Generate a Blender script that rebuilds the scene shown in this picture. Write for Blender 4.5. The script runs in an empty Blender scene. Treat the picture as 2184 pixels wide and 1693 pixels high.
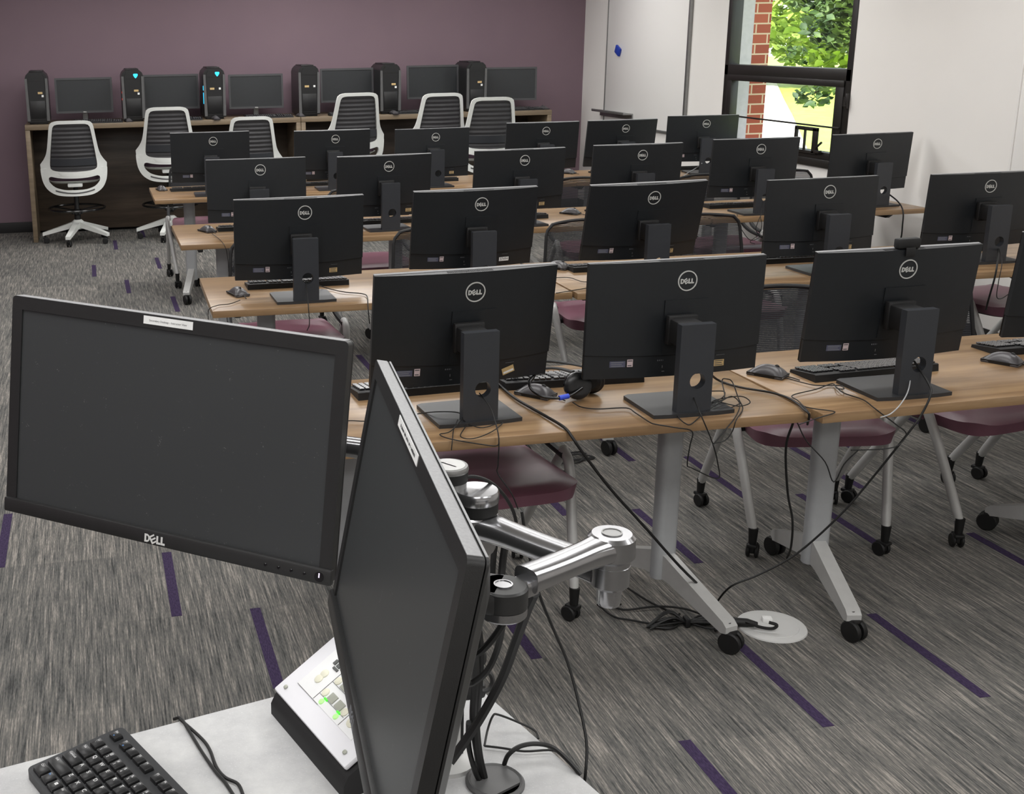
import bpy, bmesh, math, random
from mathutils import Matrix, Vector, Euler, Quaternion
random.seed(7)
PI = math.pi
C = bpy.context.scene.collection
SC = bpy.context.scene
V = Vector

# ------------------------------------------------------------------ camera
cam = bpy.data.cameras.new('camera')
cam.sensor_width = 36.0
cam.sensor_fit = 'HORIZONTAL'
cam.lens = 2552.26 * 36.0 / 2184.0
cam.shift_x = (1092.0 - 670.67) / 2184.0
cam.shift_y = (764.75 - 846.5) / 2184.0
cam.clip_start = 0.02
cam.clip_end = 300
camo = bpy.data.objects.new('camera', cam)
C.objects.link(camo)
R_ = ((0.982616, -0.184873, -0.016949), (-0.064383, -0.253714, -0.965134), (0.174127, 0.949448, -0.261206))
mw = Matrix(((R_[0][0], -R_[1][0], -R_[2][0]), (R_[0][1], -R_[1][1], -R_[2][1]), (R_[0][2], -R_[1][2], -R_[2][2]))).to_4x4()
mw.translation = (0, 0, 1.784)
camo.matrix_world = mw
SC.camera = camo

# ------------------------------------------------------------------ sky, sun, room lights, exposure
SC.view_settings.view_transform = 'Standard'
SC.view_settings.look = 'None'
SC.view_settings.gamma = 1.0
SC.view_settings.use_curve_mapping = False
SC.view_settings.exposure = 0.2
world = bpy.data.worlds.new('sky')
SC.world = world
world.use_nodes = True
world.node_tree.nodes['Background'].inputs[0].default_value = (0.86, 0.93, 1.0, 1)
world.node_tree.nodes['Background'].inputs[1].default_value = 2.6
sl = bpy.data.lights.new('sun', 'SUN')
sl.energy = 8.5
sl.angle = 0.01
sl.color = (1.0, 0.96, 0.88)
so = bpy.data.objects.new('sun', sl)
so.rotation_euler = (math.radians(15), math.radians(-38), 0)
C.objects.link(so)
LIGHT_W = 20.0
for lx, wx in ((-2.2, .75), (-.1, 1.0), (1.9, 1.05), (3.75, .75)):
    for ly, wy in ((-1.0, 1.0), (1.2, 1.05), (3.4, .85), (5.6, 1.0), (7.8, 1.25), (10.1, 1.75)):
        l = bpy.data.lights.new('ceiling_lamp', 'AREA')
        l.shape = 'RECTANGLE'
        l.size = 1.2
        l.size_y = 0.9
        l.energy = LIGHT_W * wx * wy
        if lx > 3 and ly < 2: l.energy *= 0.55
        if ly > 10 and lx < 0.5: l.energy *= 0.1 if lx < -1 else 0.5
        if ly > 10 and lx > 3: l.energy *= 0.7
        l.color = (1.0, 0.992, 0.98)
        o = bpy.data.objects.new('ceiling_lamp', l)
        o.location = (lx, ly, 2.68)
        C.objects.link(o)

# ------------------------------------------------------------------ materials
def lin(c):
    return tuple(((v / 255.0) / 12.92 if v / 255.0 <= 0.04045 else ((v / 255.0 + 0.055) / 1.055) ** 2.4) for v in c) + (1.0,)

class NT:
    def __init__(s, name):
        s.m = bpy.data.materials.new(name)
        s.m.use_nodes = True
        s.t = s.m.node_tree
        s.b = s.t.nodes['Principled BSDF']
        s.o = s.t.nodes['Material Output']
    def n(s, ty, **kw):
        x = s.t.nodes.new(ty)
        for k, v in kw.items():
            if k in x.inputs:
                x.inputs[k].default_value = v
            else:
                setattr(x, k, v)
        return x
    def l(s, a, b):
        s.t.links.new(a, b)
    def coords(s, scale=(1, 1, 1), kind='Object'):
        tc = s.n('ShaderNodeTexCoord')
        mp = s.n('ShaderNodeMapping')
        mp.inputs['Scale'].default_value = scale
        s.l(tc.outputs[kind], mp.inputs['Vector'])
        return mp.outputs['Vector']
    def noise(s, vec, scale, detail=4, rough=0.55):
        x = s.n('ShaderNodeTexNoise')
        x.inputs['Scale'].default_value = scale
        x.inputs['Detail'].default_value = detail
        x.inputs['Roughness'].default_value = rough
        s.l(vec, x.inputs['Vector'])
        return x.outputs['Fac']
    def ramp(s, fac, stops):
        x = s.n('ShaderNodeValToRGB')
        e = x.color_ramp.elements
        e[0].position, e[0].color = stops[0]
        e[1].position, e[1].color = stops[-1]
        for p, c in stops[1:-1]:
            k = e.new(p)
            k.color = c
        s.l(fac, x.inputs['Fac'])
        return x.outputs['Color']
    def mix(s, fac, a, b, mode='MIX'):
        x = s.n('ShaderNodeMix', data_type='RGBA', blend_type=mode)
        for i, v in ((0, fac), (6, a), (7, b)):
            if hasattr(v, 'is_linked'):
                s.l(v, x.inputs[i])
            else:
                x.inputs[i].default_value = v
        return x.outputs[2]
    def bump(s, h, strength=0.2, dist=0.002):
        x = s.n('ShaderNodeBump')
        x.inputs['Strength'].default_value = strength
        x.inputs['Distance'].default_value = dist
        s.l(h, x.inputs['Height'])
        s.l(x.outputs['Normal'], s.b.inputs['Normal'])

M = {}
def mat(name, col, rough=0.5, metal=0.0, var=0.06, nscale=30.0, bump=0.0, spec=0.5, coat=0.0):
    t = NT(name)
    c = lin(col)
    f = t.noise(t.coords(), nscale, 3)
    lo = tuple(v * (1 - var) for v in c[:3]) + (1,)
    hi = tuple(min(1, v * (1 + var)) for v in c[:3]) + (1,)
    t.l(t.ramp(f, [(0.3, lo), (0.7, hi)]), t.b.inputs['Base Color'])
    t.b.inputs['Roughness'].default_value = rough
    t.b.inputs['Metallic'].default_value = metal
    t.b.inputs['Specular IOR Level'].default_value = spec
    t.b.inputs['Coat Weight'].default_value = coat
    if bump:
        t.bump(t.noise(t.coords(), nscale * 12, 2), bump, 0.001)
    M[name] = t.m
    return t.m

def emit(name, col, strength):
    t = NT(name)
    t.b.inputs['Base Color'].default_value = lin(col)
    t.b.inputs['Emission Color'].default_value = lin(col)
    t.b.inputs['Emission Strength'].default_value = strength
    M[name] = t.m

mat('dust_sheen_grey', (146, 146, 147), 0.8, var=0.08, nscale=300)  # dust and ceiling sheen on upward edges, both put into the colour
mat('black_shell', (27, 30, 33), 0.42, bump=0.08, nscale=40, var=0.08)
mat('black_matte', (17, 17, 18), 0.6)
mat('black_gloss', (12, 12, 14), 0.2)
mat('black_rubber', (16, 16, 16), 0.55)
mat('stand_grey', (50, 52, 56), 0.38, var=0.04)
mat('stand_base_grey', (45, 46, 48), 0.42, var=0.04)
mat('bezel_black', (36, 36, 36), 0.42, bump=0.15, nscale=60)
mat('logo_silver', (196, 196, 192), 0.35, 0.0)
mat('logo_white', (215, 215, 212), 0.5)
mat('label_grey', (82, 84, 104), 0.5)
mat('label_pale', (200, 182, 184), 0.5)
mat('label_gold', (196, 168, 118), 0.5)
mat('label_white', (232, 232, 230), 0.6)
mat('print_dark', (70, 70, 72), 0.7)
mat('print_grey', (120, 122, 126), 0.6)
mat('port_metal', (150, 150, 150), 0.4, 0.6)
mat('key_black', (30, 30, 31), 0.3)
mat('key_sheen_grey', (46, 46, 48), 0.24, spec=0.8)  # same black keys, their grazing sheen put in as a lighter colour
mat('key_tray', (42, 43, 45), 0.5)
mat('mouse_grey', (74, 72, 74), 0.3)
mat('leg_silver', (192, 192, 190), 0.38, 0.15, var=0.03)
mat('leg_grey', (168, 170, 172), 0.42, 0.1, var=0.03)
mat('seat_vinyl', (120, 79, 93), 0.38, var=0.08, nscale=8)
mat('seat_purple', (88, 66, 82), 0.6)
mat('white_plastic', (226, 228, 224), 0.4, var=0.02)
mat('white_wall', (236, 233, 229), 0.75, var=0.015, nscale=2.0)
mat('white_board', (243, 241, 238), 0.25, var=0.01, nscale=1.0)
mat('aluminium', (146, 146, 145), 0.38, 0.75)
mat('polished_metal', (172, 172, 174), 0.2, 0.95, var=0.05, nscale=50)
mat('dark_metal', (62, 62, 62), 0.4, 0.5)
mat('frame_black', (30, 27, 25), 0.4)
mat('baseboard_black', (30, 29, 30), 0.6)
mat('ceiling_white', (215, 215, 212), 0.9)
mat('magnet_blue', (30, 60, 165), 0.5)
mat('tape_blue', (48, 76, 205), 0.5)
mat('plate_white', (206, 206, 204), 0.45, var=0.02)
mat('plug_white', (238, 238, 236), 0.45)
mat('panel_white', (236, 236, 240), 0.45, var=0.01)
mat('panel_face', (243, 244, 244), 0.4, var=0.01)
mat('button_cream', (228, 226, 206), 0.4)
mat('button_grey', (168, 170, 158), 0.4)
mat('button_dark', (92, 94, 92), 0.5)
mat('grommet_grey', (88, 88, 88), 0.45)
mat('tower_rail', (92, 92, 92), 0.38, 0.2)
mat('tower_black', (24, 24, 25), 0.38)
mat('counter_monitor', (62, 62, 64), 0.45)
mat('jamb_grey', (196, 190, 204), 0.6)
mat('bark', (70, 55, 42), 0.9)
mat('legend_white', (225, 225, 225), 0.6)
mat('legend_blue', (96, 160, 230), 0.6)
mat('path_concrete', (225, 220, 210), 0.9)
emit('led_cyan', (40, 180, 230), 1.6)
emit('led_red', (220, 60, 40), 0.6)
emit('led_white', (225, 205, 240), 1.3)
emit('led_green', (70, 215, 50), 0.8)
emit('led_lime', (170, 222, 140), 0.35)

def carpet():
    t = NT('carpet_streaks')
    v = t.coords()
    w1 = t.coords((200, 6.5, 1))
    w2 = t.coords((70, 3.0, 1))
    w3 = t.coords((330, 45, 1))
    a = t.noise(w1, 1.0, 3, 0.6)
    b = t.noise(w2, 1.0, 3, 0.6)
    c = t.noise(w3, 1.0, 2, 0.6)
    add = t.n('ShaderNodeMath', operation='ADD')
    mul = t.n('ShaderNodeMath', operation='MULTIPLY_ADD')
    t.l(a, mul.inputs[0]); mul.inputs[1].default_value = 0.5
    m2 = t.n('ShaderNodeMath', operation='MULTIPLY')
    t.l(b, m2.inputs[0]); m2.inputs[1].default_value = 0.3
    t.l(m2.outputs[0], mul.inputs[2])
    m3 = t.n('ShaderNodeMath', operation='MULTIPLY')
    t.l(c, m3.inputs[0]); m3.inputs[1].default_value = 0.2
    t.l(mul.outputs[0], add.inputs[0]); t.l(m3.outputs[0], add.inputs[1])
    # every 50 cm tile has its own shade
    sc = t.n('ShaderNodeVectorMath', operation='MULTIPLY')
    t.l(v, sc.inputs[0]); sc.inputs[1].default_value = (2.0, 2.0, 0)
    fl = t.n('ShaderNodeVectorMath', operation='FLOOR')
    t.l(sc.outputs[0], fl.inputs[0])
    wn = t.n('ShaderNodeTexWhiteNoise', noise_dimensions='2D')
    t.l(fl.outputs[0], wn.inputs['Vector'])
    off = t.n('ShaderNodeMath', operation='MULTIPLY_ADD')
    t.l(wn.outputs['Value'], off.inputs[0]); off.inputs[1].default_value = 0.035; off.inputs[2].default_value = -0.017
    a2 = t.n('ShaderNodeMath', operation='ADD')
    t.l(add.outputs[0], a2.inputs[0]); t.l(off.outputs[0], a2.inputs[1])
    col = t.ramp(a2.outputs[0], [(0.37, lin((62, 62, 62))), (0.45, lin((90, 90, 88))), (0.53, lin((114, 111, 107))), (0.63, lin((160, 154, 146)))])
    t.l(col, t.b.inputs['Base Color'])
    t.b.inputs['Roughness'].default_value = 0.95
    t.b.inputs['Specular IOR Level'].default_value = 0.1
    t.bump(c, 0.35, 0.003)
    M['carpet'] = t.m
    t = NT('carpet_purple')
    f = t.noise(t.coords((330, 60, 1)), 1.0, 3)
    t.l(t.ramp(f, [(0.3, lin((46, 38, 60))), (0.7, lin((72, 60, 87)))]), t.b.inputs['Base Color'])
    t.b.inputs['Roughness'].default_value = 0.95
    t.b.inputs['Specular IOR Level'].default_value = 0.1
    M['carpet_purple'] = t.m
carpet()

def wood(name, c0, c1, c2, scale, rough=0.35):
    t = NT(name)
    v = t.coords(scale)
    f = t.noise(v, 1.0, 5, 0.6)
    g = t.noise(t.coords((scale[0] * 4, scale[1] * 6, scale[2] * 6)), 1.0, 2)
    c = t.ramp(f, [(0.3, lin(c0)), (0.5, lin(c1)), (0.7, lin(c2))])
    d = t.ramp(g, [(0.35, (0.82, 0.82, 0.82, 1)), (0.6, (1, 1, 1, 1))])
    t.l(t.mix(0.6, c, d, 'MULTIPLY'), t.b.inputs['Base Color'])
    t.b.inputs['Roughness'].default_value = rough
    M[name] = t.m
wood('table_wood', (124, 97, 69), (147, 118, 86), (167, 138, 103), (1.6, 22, 22), 0.3)
wood('counter_wood', (112, 97, 78), (128, 112, 91), (140, 124, 103), (2, 30, 30), 0.45)
wood('panel_dark', (62, 52, 44), (76, 65, 55), (90, 78, 66), (1.5, 20, 18), 0.4)

def purple_wall():
    t = NT('wall_purple')
    f = t.noise(t.coords(), 1.2, 3)
    t.l(t.ramp(f, [(0.3, lin((118, 98, 108))), (0.7, lin((124, 103, 112)))]), t.b.inputs['Base Color'])
    t.b.inputs['Roughness'].default_value = 0.7
    M['wall_purple'] = t.m
purple_wall()

def laminate():
    t = NT('grey_laminate')
    f = t.noise(t.coords(), 9.0, 8, 0.7)
    g = t.noise(t.coords(), 420.0, 2)
    c = t.ramp(f, [(0.25, lin((158, 158, 160))), (0.5, lin((182, 182, 182))), (0.75, lin((204, 204, 202)))])
    d = t.ramp(g, [(0.62, (0, 0, 0, 1)), (0.7, (1, 1, 1, 1))])
    t.l(t.mix(d, c, lin((196, 196, 196))), t.b.inputs['Base Color'])
    t.b.inputs['Roughness'].default_value = 0.5
    M['grey_laminate'] = t.m
laminate()

def mesh_fabric(name, per, axis):
    # woven ribbed mesh: opaque ribs with see-through gaps between
    t = NT(name)
    tc = t.n('ShaderNodeTexCoord')
    sx = t.n('ShaderNodeSeparateXYZ')
    t.l(tc.outputs['Object'], sx.inputs[0])
    m = t.n('ShaderNodeMath', operation='MULTIPLY'); m.inputs[1].default_value = 1.0 / per
    t.l(sx.outputs[axis], m.inputs[0])
    fr = t.n('ShaderNodeMath', operation='FRACT'); t.l(m.outputs[0], fr.inputs[0])
    gt = t.n('ShaderNodeMath', operation='GREATER_THAN'); gt.inputs[1].default_value = 0.36
    t.l(fr.outputs[0], gt.inputs[0])
    tr = t.n('ShaderNodeBsdfTransparent')
    mx = t.n('ShaderNodeMixShader')
    t.l(gt.outputs[0], mx.inputs[0]); t.l(tr.outputs[0], mx.inputs[1]); t.l(t.b.outputs[0], mx.inputs[2])
    t.l(mx.outputs[0], t.o.inputs['Surface'])
    t.b.inputs['Base Color'].default_value = lin((44, 46, 50))
    t.b.inputs['Roughness'].default_value = 0.6
    M[name] = t.m
mesh_fabric('chair_mesh', 0.0068, 2)
mat('mesh_grey', (58, 57, 59), 0.6)

def glass():
    t = NT('window_glass')
    g = t.n('ShaderNodeBsdfGlossy'); g.inputs['Roughness'].default_value = 0.02
    tr = t.n('ShaderNodeBsdfTransparent'); tr.inputs[0].default_value = (0.93, 0.95, 0.94, 1)
    lw = t.n('ShaderNodeLayerWeight'); lw.inputs[0].default_value = 0.3
    pw = t.n('ShaderNodeMath', operation='POWER'); t.l(lw.outputs['Facing'], pw.inputs[0]); pw.inputs[1].default_value = 5.0
    fr = t.n('ShaderNodeMath', operation='MULTIPLY_ADD'); t.l(pw.outputs[0], fr.inputs[0]); fr.inputs[1].default_value = 0.5; fr.inputs[2].default_value = 0.04
    mx = t.n('ShaderNodeMixShader')
    t.l(fr.outputs[0], mx.inputs[0]); t.l(tr.outputs[0], mx.inputs[1]); t.l(g.outputs[0], mx.inputs[2])
    t.l(mx.outputs[0], t.o.inputs['Surface'])
    M['window_glass'] = t.m
glass()

def brick():
    t = NT('red_brick')
    tc = t.n('ShaderNodeTexCoord')
    sx = t.n('ShaderNodeSeparateXYZ'); t.l(tc.outputs['Object'], sx.inputs[0])
    ad = t.n('ShaderNodeMath', operation='ADD'); t.l(sx.outputs[0], ad.inputs[0]); t.l(sx.outputs[1], ad.inputs[1])
    cb = t.n('ShaderNodeCombineXYZ'); t.l(ad.outputs[0], cb.inputs[0]); t.l(sx.outputs[2], cb.inputs[1])
    b = t.n('ShaderNodeTexBrick')
    t.l(cb.outputs[0], b.inputs['Vector'])
    b.inputs['Color1'].default_value = lin((176, 92, 74)); b.inputs['Color2'].default_value = lin((152, 74, 62))
    b.inputs['Mortar'].default_value = lin((214, 190, 172))
    b.inputs['Scale'].default_value = 1.0; b.inputs['Mortar Size'].default_value = 0.006
    b.inputs['Brick Width'].default_value = 0.2; b.inputs['Row Height'].default_value = 0.077
    t.l(b.outputs['Color'], t.b.inputs['Base Color'])
    t.b.inputs['Roughness'].default_value = 0.9
    M['red_brick'] = t.m
brick()

def foliage(name, c0, c1, c2, ns):
    t = NT(name)
    f = t.noise(t.coords(), ns, 4)
    t.l(t.ramp(f, [(0.3, lin(c0)), (0.5, lin(c1)), (0.7, lin(c2))]), t.b.inputs['Base Color'])
    t.b.inputs['Roughness'].default_value = 0.6
    t.b.inputs['Transmission Weight'].default_value = 0.0
    t.b.inputs['Subsurface Weight'].default_value = 0.0
    M[name] = t.m
foliage('leaf_green', (40, 62, 36), (66, 92, 50), (112, 138, 62), 3.0)
foliage('hedge_green', (110, 140, 56), (150, 176, 74), (186, 204, 100), 0.5)
foliage('grass', (150, 172, 70), (165, 184, 80), (176, 192, 92), 1.5)

# ------------------------------------------------------------------ mesh building
class MB:
    def __init__(s):
        s.v = []; s.f = []; s.mi = []
    def add(s, vs, fs, mtx=None, mi=0):
        o = len(s.v)
        s.v += [tuple(mtx @ V(p)) if mtx else tuple(p) for p in vs]
        s.f += [tuple(i + o for i in f) for f in fs]
        s.mi += [mi] * len(fs)
        return s
    def box(s, c, d, bev=0.0, mtx=None, mi=0, seg=2, taper=None):
        x, y, z = d[0] / 2, d[1] / 2, d[2] / 2
        bm = bmesh.new()
        bmesh.ops.create_cube(bm, size=1.0)
        for v in bm.verts:
            v.co = V((v.co.x * d[0], v.co.y * d[1], v.co.z * d[2]))
            if taper and v.co.z > 0:
                v.co.x *= taper[0]; v.co.y *= taper[1]
        if bev > 0:
            bmesh.ops.bevel(bm, geom=bm.edges[:], offset=min(bev, 0.49 * min(d)), segments=seg, affect='EDGES', profile=0.5)
        bm.verts.index_update()
        vs = [v.co + V(c) for v in bm.verts]
        fs = [[v.index for v in f.verts] for f in bm.faces]
        bm.free()
        return s.add(vs, fs, mtx, mi)
    def tube(s, pts, r, seg=8, mtx=None, mi=0, caps=True, closed=False, flat=1.0):
        P = [V(p) for p in pts]
        n = len(P)
        rs = r if isinstance(r, (list, tuple)) else [r] * n
        T = []
        for i in range(n):
            if closed:
                d = P[(i + 1) % n] - P[i - 1]
            else:
                d = P[min(i + 1, n - 1)] - P[max(i - 1, 0)]
            T.append(d.normalized() if d.length > 1e-9 else V((0, 0, 1)))
        up = V((0, 0, 1)) if abs(T[0].z) < 0.9 else V((0, 1, 0))
        N = (up - T[0] * up.dot(T[0])).normalized()
        vs = []
        for i in range(n):
            if i > 0:
                N = (N - T[i] * N.dot(T[i]))
                N = N.normalized() if N.length > 1e-6 else V((1, 0, 0))
            B = T[i].cross(N)
            for k in range(seg):
                a = 2 * PI * k / seg
                vs.append(P[i] + (N * math.cos(a) * flat + B * math.sin(a)) * rs[i])
        fs = []
        for i in range(n if closed else n - 1):
            j = (i + 1) % n
            for k in range(seg):
                k2 = (k + 1) % seg
                fs.append((i * seg + k, i * seg + k2, j * seg + k2, j * seg + k))
        if caps and not closed:
            fs.append(tuple(range(seg))[::-1])
            fs.append(tuple((n - 1) * seg + k for k in range(seg)))
        return s.add(vs, fs, mtx, mi)
    def lathe(s, prof, seg=24, mtx=None, mi=0):
        vs = []; fs = []
        n = len(prof)
        for r, z in prof:
            for k in range(seg):
                a = 2 * PI * k / seg
                vs.append((r * math.cos(a), r * math.sin(a), z))
        for i in range(n - 1):
            for k in range(seg):
                k2 = (k + 1) % seg
                fs.append((i * seg + k, i * seg + k2, (i + 1) * seg + k2, (i + 1) * seg + k))
        if prof[0][0] > 1e-6:
            fs.append(tuple(range(seg))[::-1])
        if prof[-1][0] > 1e-6:
            fs.append(tuple((n - 1) * seg + k for k in range(seg)))
        return s.add(vs, fs, mtx, mi)
    def cyl(s, c, r, h, seg=20, mtx=None, mi=0, bev=0.0, axis='z'):
        b = min(bev, r * 0.5, h * 0.49)
        pr = [(r - b, -h / 2), (r, -h / 2 + b), (r, h / 2 - b), (r - b, h / 2)] if b > 0 else [(r, -h / 2), (r, h / 2)]
        m = Matrix.Translation(c)
        if axis == 'x': m = m @ Matrix.Rotation(PI / 2, 4, 'Y')
        if axis == 'y': m = m @ Matrix.Rotation(-PI / 2, 4, 'X')
        return s.lathe(pr, seg, (mtx @ m) if mtx else m, mi)
    def prism(s, poly, z0, z1, mtx=None, mi=0):
        n = len(poly)
        vs = [(p[0], p[1], z0) for p in poly] + [(p[0], p[1], z1) for p in poly]
        fs = [tuple(range(n))[::-1], tuple(range(n, 2 * n))] + [(i, (i + 1) % n, n + (i + 1) % n, n + i) for i in range(n)]
        return s.add(vs, fs, mtx, mi)
    def ring(s, outer, inner, z0, z1, mtx=None, mi=0):
        n = len(outer)
        vs = []
        for z in (z0, z1):
            vs += [(p[0], p[1], z) for p in outer] + [(p[0], p[1], z) for p in inner]
        fs = []
        for i in range(n):
            j = (i + 1) % n
            fs.append((i, n + i, n + j, j))
            fs.append((2 * n + i, 2 * n + j, 3 * n + j, 3 * n + i))
            fs.append((i, j, 2 * n + j, 2 * n + i))
            fs.append((n + i, 3 * n + i, 3 * n + j, n + j))
        return s.add(vs, fs, mtx, mi)
    def grid(s, fn, nu, nv, mtx=None, mi=0):
        vs = [fn(i / nu, j / nv) for j in range(nv + 1) for i in range(nu + 1)]
        fs = [(j * (nu + 1) + i, j * (nu + 1) + i + 1, (j + 1) * (nu + 1) + i + 1, (j + 1) * (nu + 1) + i) for j in range(nv) for i in range(nu)]
        return s.add(vs, fs, mtx, mi)
    def slab(s, fn_a, fn_b, nu, nv, mtx=None, mi=0):
        # closed solid between two sheets
        va = [fn_a(i / nu, j / nv) for j in range(nv + 1) for i in range(nu + 1)]
        vb = [fn_b(i / nu, j / nv) for j in range(nv + 1) for i in range(nu + 1)]
        k = len(va); w = nu + 1
        fs = []
        for j in range(nv):
            for i in range(nu):
                q = (j * w + i, j * w + i + 1, (j + 1) * w + i + 1, (j + 1) * w + i)
                fs.append(q); fs.append(tuple(x + k for x in q[::-1]))
        edge = [i for i in range(w)] + [j * w + nu for j in range(1, nv + 1)] + [nv * w + i for i in range(nu - 1, -1, -1)] + [j * w for j in range(nv - 1, 0, -1)]
        for a in range(len(edge)):
            p, q = edge[a], edge[(a + 1) % len(edge)]
            fs.append((q, p, p + k, q + k))
        return s.add(va + vb, fs, mtx, mi)
    def mesh(s, name, mats):
        me = bpy.data.meshes.new(name)
        me.from_pydata(s.v, [], s.f)
        for m in (mats if isinstance(mats, (list, tuple)) else [mats]):
            me.materials.append(M[m] if isinstance(m, str) else m)
        me.polygons.foreach_set('material_index', s.mi)
        bm = bmesh.new(); bm.from_mesh(me)
        bmesh.ops.recalc_face_normals(bm, faces=bm.faces[:])
        bm.to_mesh(me); bm.free()
        me.shade_smooth()
        me.set_sharp_from_angle(angle=math.radians(38))
        return me

def part(name, mb, mats, parent, loc=(0, 0, 0), rot=(0, 0, 0), label=None):
    o = bpy.data.objects.new(name, mb.mesh(name, mats))
    C.objects.link(o)
    o.parent = parent
    o.location = loc
    o.rotation_euler = rot
    if label: o['label'] = label
    return o
def tag(o, label, cat, group=None, kind=None):
    if label: o['label'] = label
    if cat: o['category'] = cat
    if group: o['group'] = group
    if kind: o['kind'] = kind
    return o
def thing(name, label, cat, loc=(0, 0, 0), rz=0.0, group=None):
    o = bpy.data.objects.new(name, None)
    o.empty_display_size = 0.1
    C.objects.link(o)
    o.location = loc
    o.rotation_euler = (0, 0, rz)
    return tag(o, label, cat, group)
def solo(name, mb, mats, label, cat, loc=(0, 0, 0), rz=0.0, group=None):
    o = bpy.data.objects.new(name, mb.mesh(name, mats))
    C.objects.link(o)
    o.location = loc
    o.rotation_euler = (0, 0, rz)
    return tag(o, label, cat, group)
def struct(name, mb, mats, parent=None, label=None):
    o = bpy.data.objects.new(name, mb.mesh(name, mats))
    C.objects.link(o)
    o.parent = parent
    if not parent: o['kind'] = 'structure'
    if label: o['label'] = label
    return o
KIDS = {}
def children(o):
    return [c for c in C.objects if c.parent == o]
def dup(root, loc, rz, label, skip=()):
    r = root.copy(); C.objects.link(r)
    r.location = loc; r.rotation_euler = (0, 0, rz)
    r['label'] = label
    if root.name not in KIDS:
        KIDS[root.name] = [(c, children(c)) for c in children(root)]
    for c, gs in KIDS[root.name]:
        if c.name.split('.')[0] in skip: continue
        k = c.copy(); C.objects.link(k); k.parent = r
        for g in gs:
            if g.name.split('.')[0] in skip: continue
            d = g.copy(); C.objects.link(d); d.parent = k
    return r
def kid(o, name):
    for c in children(o):
        if c.name.split('.')[0] == name: return c
def spline(pts, n=5):
    P = [V(p) for p in pts]
    if len(P) < 3: return P
    out = []
    for i in range(len(P) - 1):
        p0 = P[i - 1] if i > 0 else P[0] * 2 - P[1]
        p1, p2 = P[i], P[i + 1]
        p3 = P[i + 2] if i + 2 < len(P) else P[-1] * 2 - P[-2]
        for k in range(n):
            t = k / n
            out.append(0.5 * ((2 * p1) + (-p0 + p2) * t + (2 * p0 - 5 * p1 + 4 * p2 - p3) * t * t + (-p0 + 3 * p1 - 3 * p2 + p3) * t ** 3))
    out.append(P[-1])
    return out
def circ(r, n=28, c=(0, 0), a0=0.0):
    return [(c[0] + r * math.cos(a0 + 2 * PI * k / n), c[1] + r * math.sin(a0 + 2 * PI * k / n)) for k in range(n)]
def rrect(w, h, r, n=5, c=(0, 0)):
    out = []
    for sx, sy, a in ((1, 1, 0), (-1, 1, PI / 2), (-1, -1, PI), (1, -1, 3 * PI / 2)):
        for k in range(n + 1):
            t = a + PI / 2 * k / n
            out.append((c[0] + sx * (w / 2 - r) + r * math.cos(t), c[1] + sy * (h / 2 - r) + r * math.sin(t)))
    return out
def text_mb(txt, size, mtx, ext=0.0, align='CENTER'):
    cu = bpy.data.curves.new('txt', 'FONT')
    cu.body = txt; cu.size = size; cu.align_x = align; cu.align_y = 'CENTER'; cu.extrude = ext
    o = bpy.data.objects.new('txt', cu)
    C.objects.link(o)
    dg = bpy.context.evaluated_depsgraph_get()
    me = o.evaluated_get(dg).to_mesh()
    mb = MB()
    mb.add([tuple(v.co) for v in me.vertices], [tuple(p.vertices) for p in me.polygons], mtx)
    o.evaluated_get(dg).to_mesh_clear()
    bpy.data.objects.remove(o)
    bpy.data.curves.remove(cu)
    return mb
def letters(mb, h, mtx, mi=0, z=0.0008):
    # the round-badge wordmark: D, tilted E, L, L
    w = h * 0.74; st = h * 0.25
    x = -h * 1.44
    D = [(0, 0), (w * .55, 0), (w * .85, h * .14), (w, h * .38), (w, h * .62), (w * .85, h * .86), (w * .55, h), (0, h)]
    Di = [(st, st * .9), (w * .5, st * .9), (w * .66, h * .28), (w * .72, h * .42), (w * .72, h * .58), (w * .66, h * .72), (w * .5, h - st * .9), (st, h - st * .9)]
    off = Matrix.Translation((x, -h / 2, 0))
    mb.ring(D, Di, 0, z, mtx @ off, mi)
    e = mtx @ Matrix.Translation((x + w * 1.62, 0, 0)) @ Matrix.Rotation(math.radians(32), 4, 'Z')
    mb.prism([(-h * .42, -h * .5), (-h * .2, -h * .5), (-h * .2, h * .5), (-h * .42, h * .5)], 0, z, e, mi)
    for yy in (-.5, -.1, .3):
        mb.prism([(-h * .2, h * yy), (h * .4, h * yy), (h * .4, h * (yy + .2)), (-h * .2, h * (yy + .2))], 0, z, e, mi)
    for k in (2.27, 3.1):
        o = mtx @ Matrix.Translation((x + w * k, -h / 2, 0))
        mb.prism([(0, 0), (w * .78, 0), (w * .78, st), (st, st), (st, h), (0, h)], 0, z, o, mi)
def RX(a): return Matrix.Rotation(a, 4, 'X')
def RY(a): return Matrix.Rotation(a, 4, 'Y')
def RZ(a): return Matrix.Rotation(a, 4, 'Z')
def TR(x, y, z): return Matrix.Translation((x, y, z))
BACK = Matrix(((1, 0, 0, 0), (0, 0, -1, 0), (0, 1, 0, 0), (0, 0, 0, 1)))   # flat xy art -> xz plane, facing -y

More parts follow.
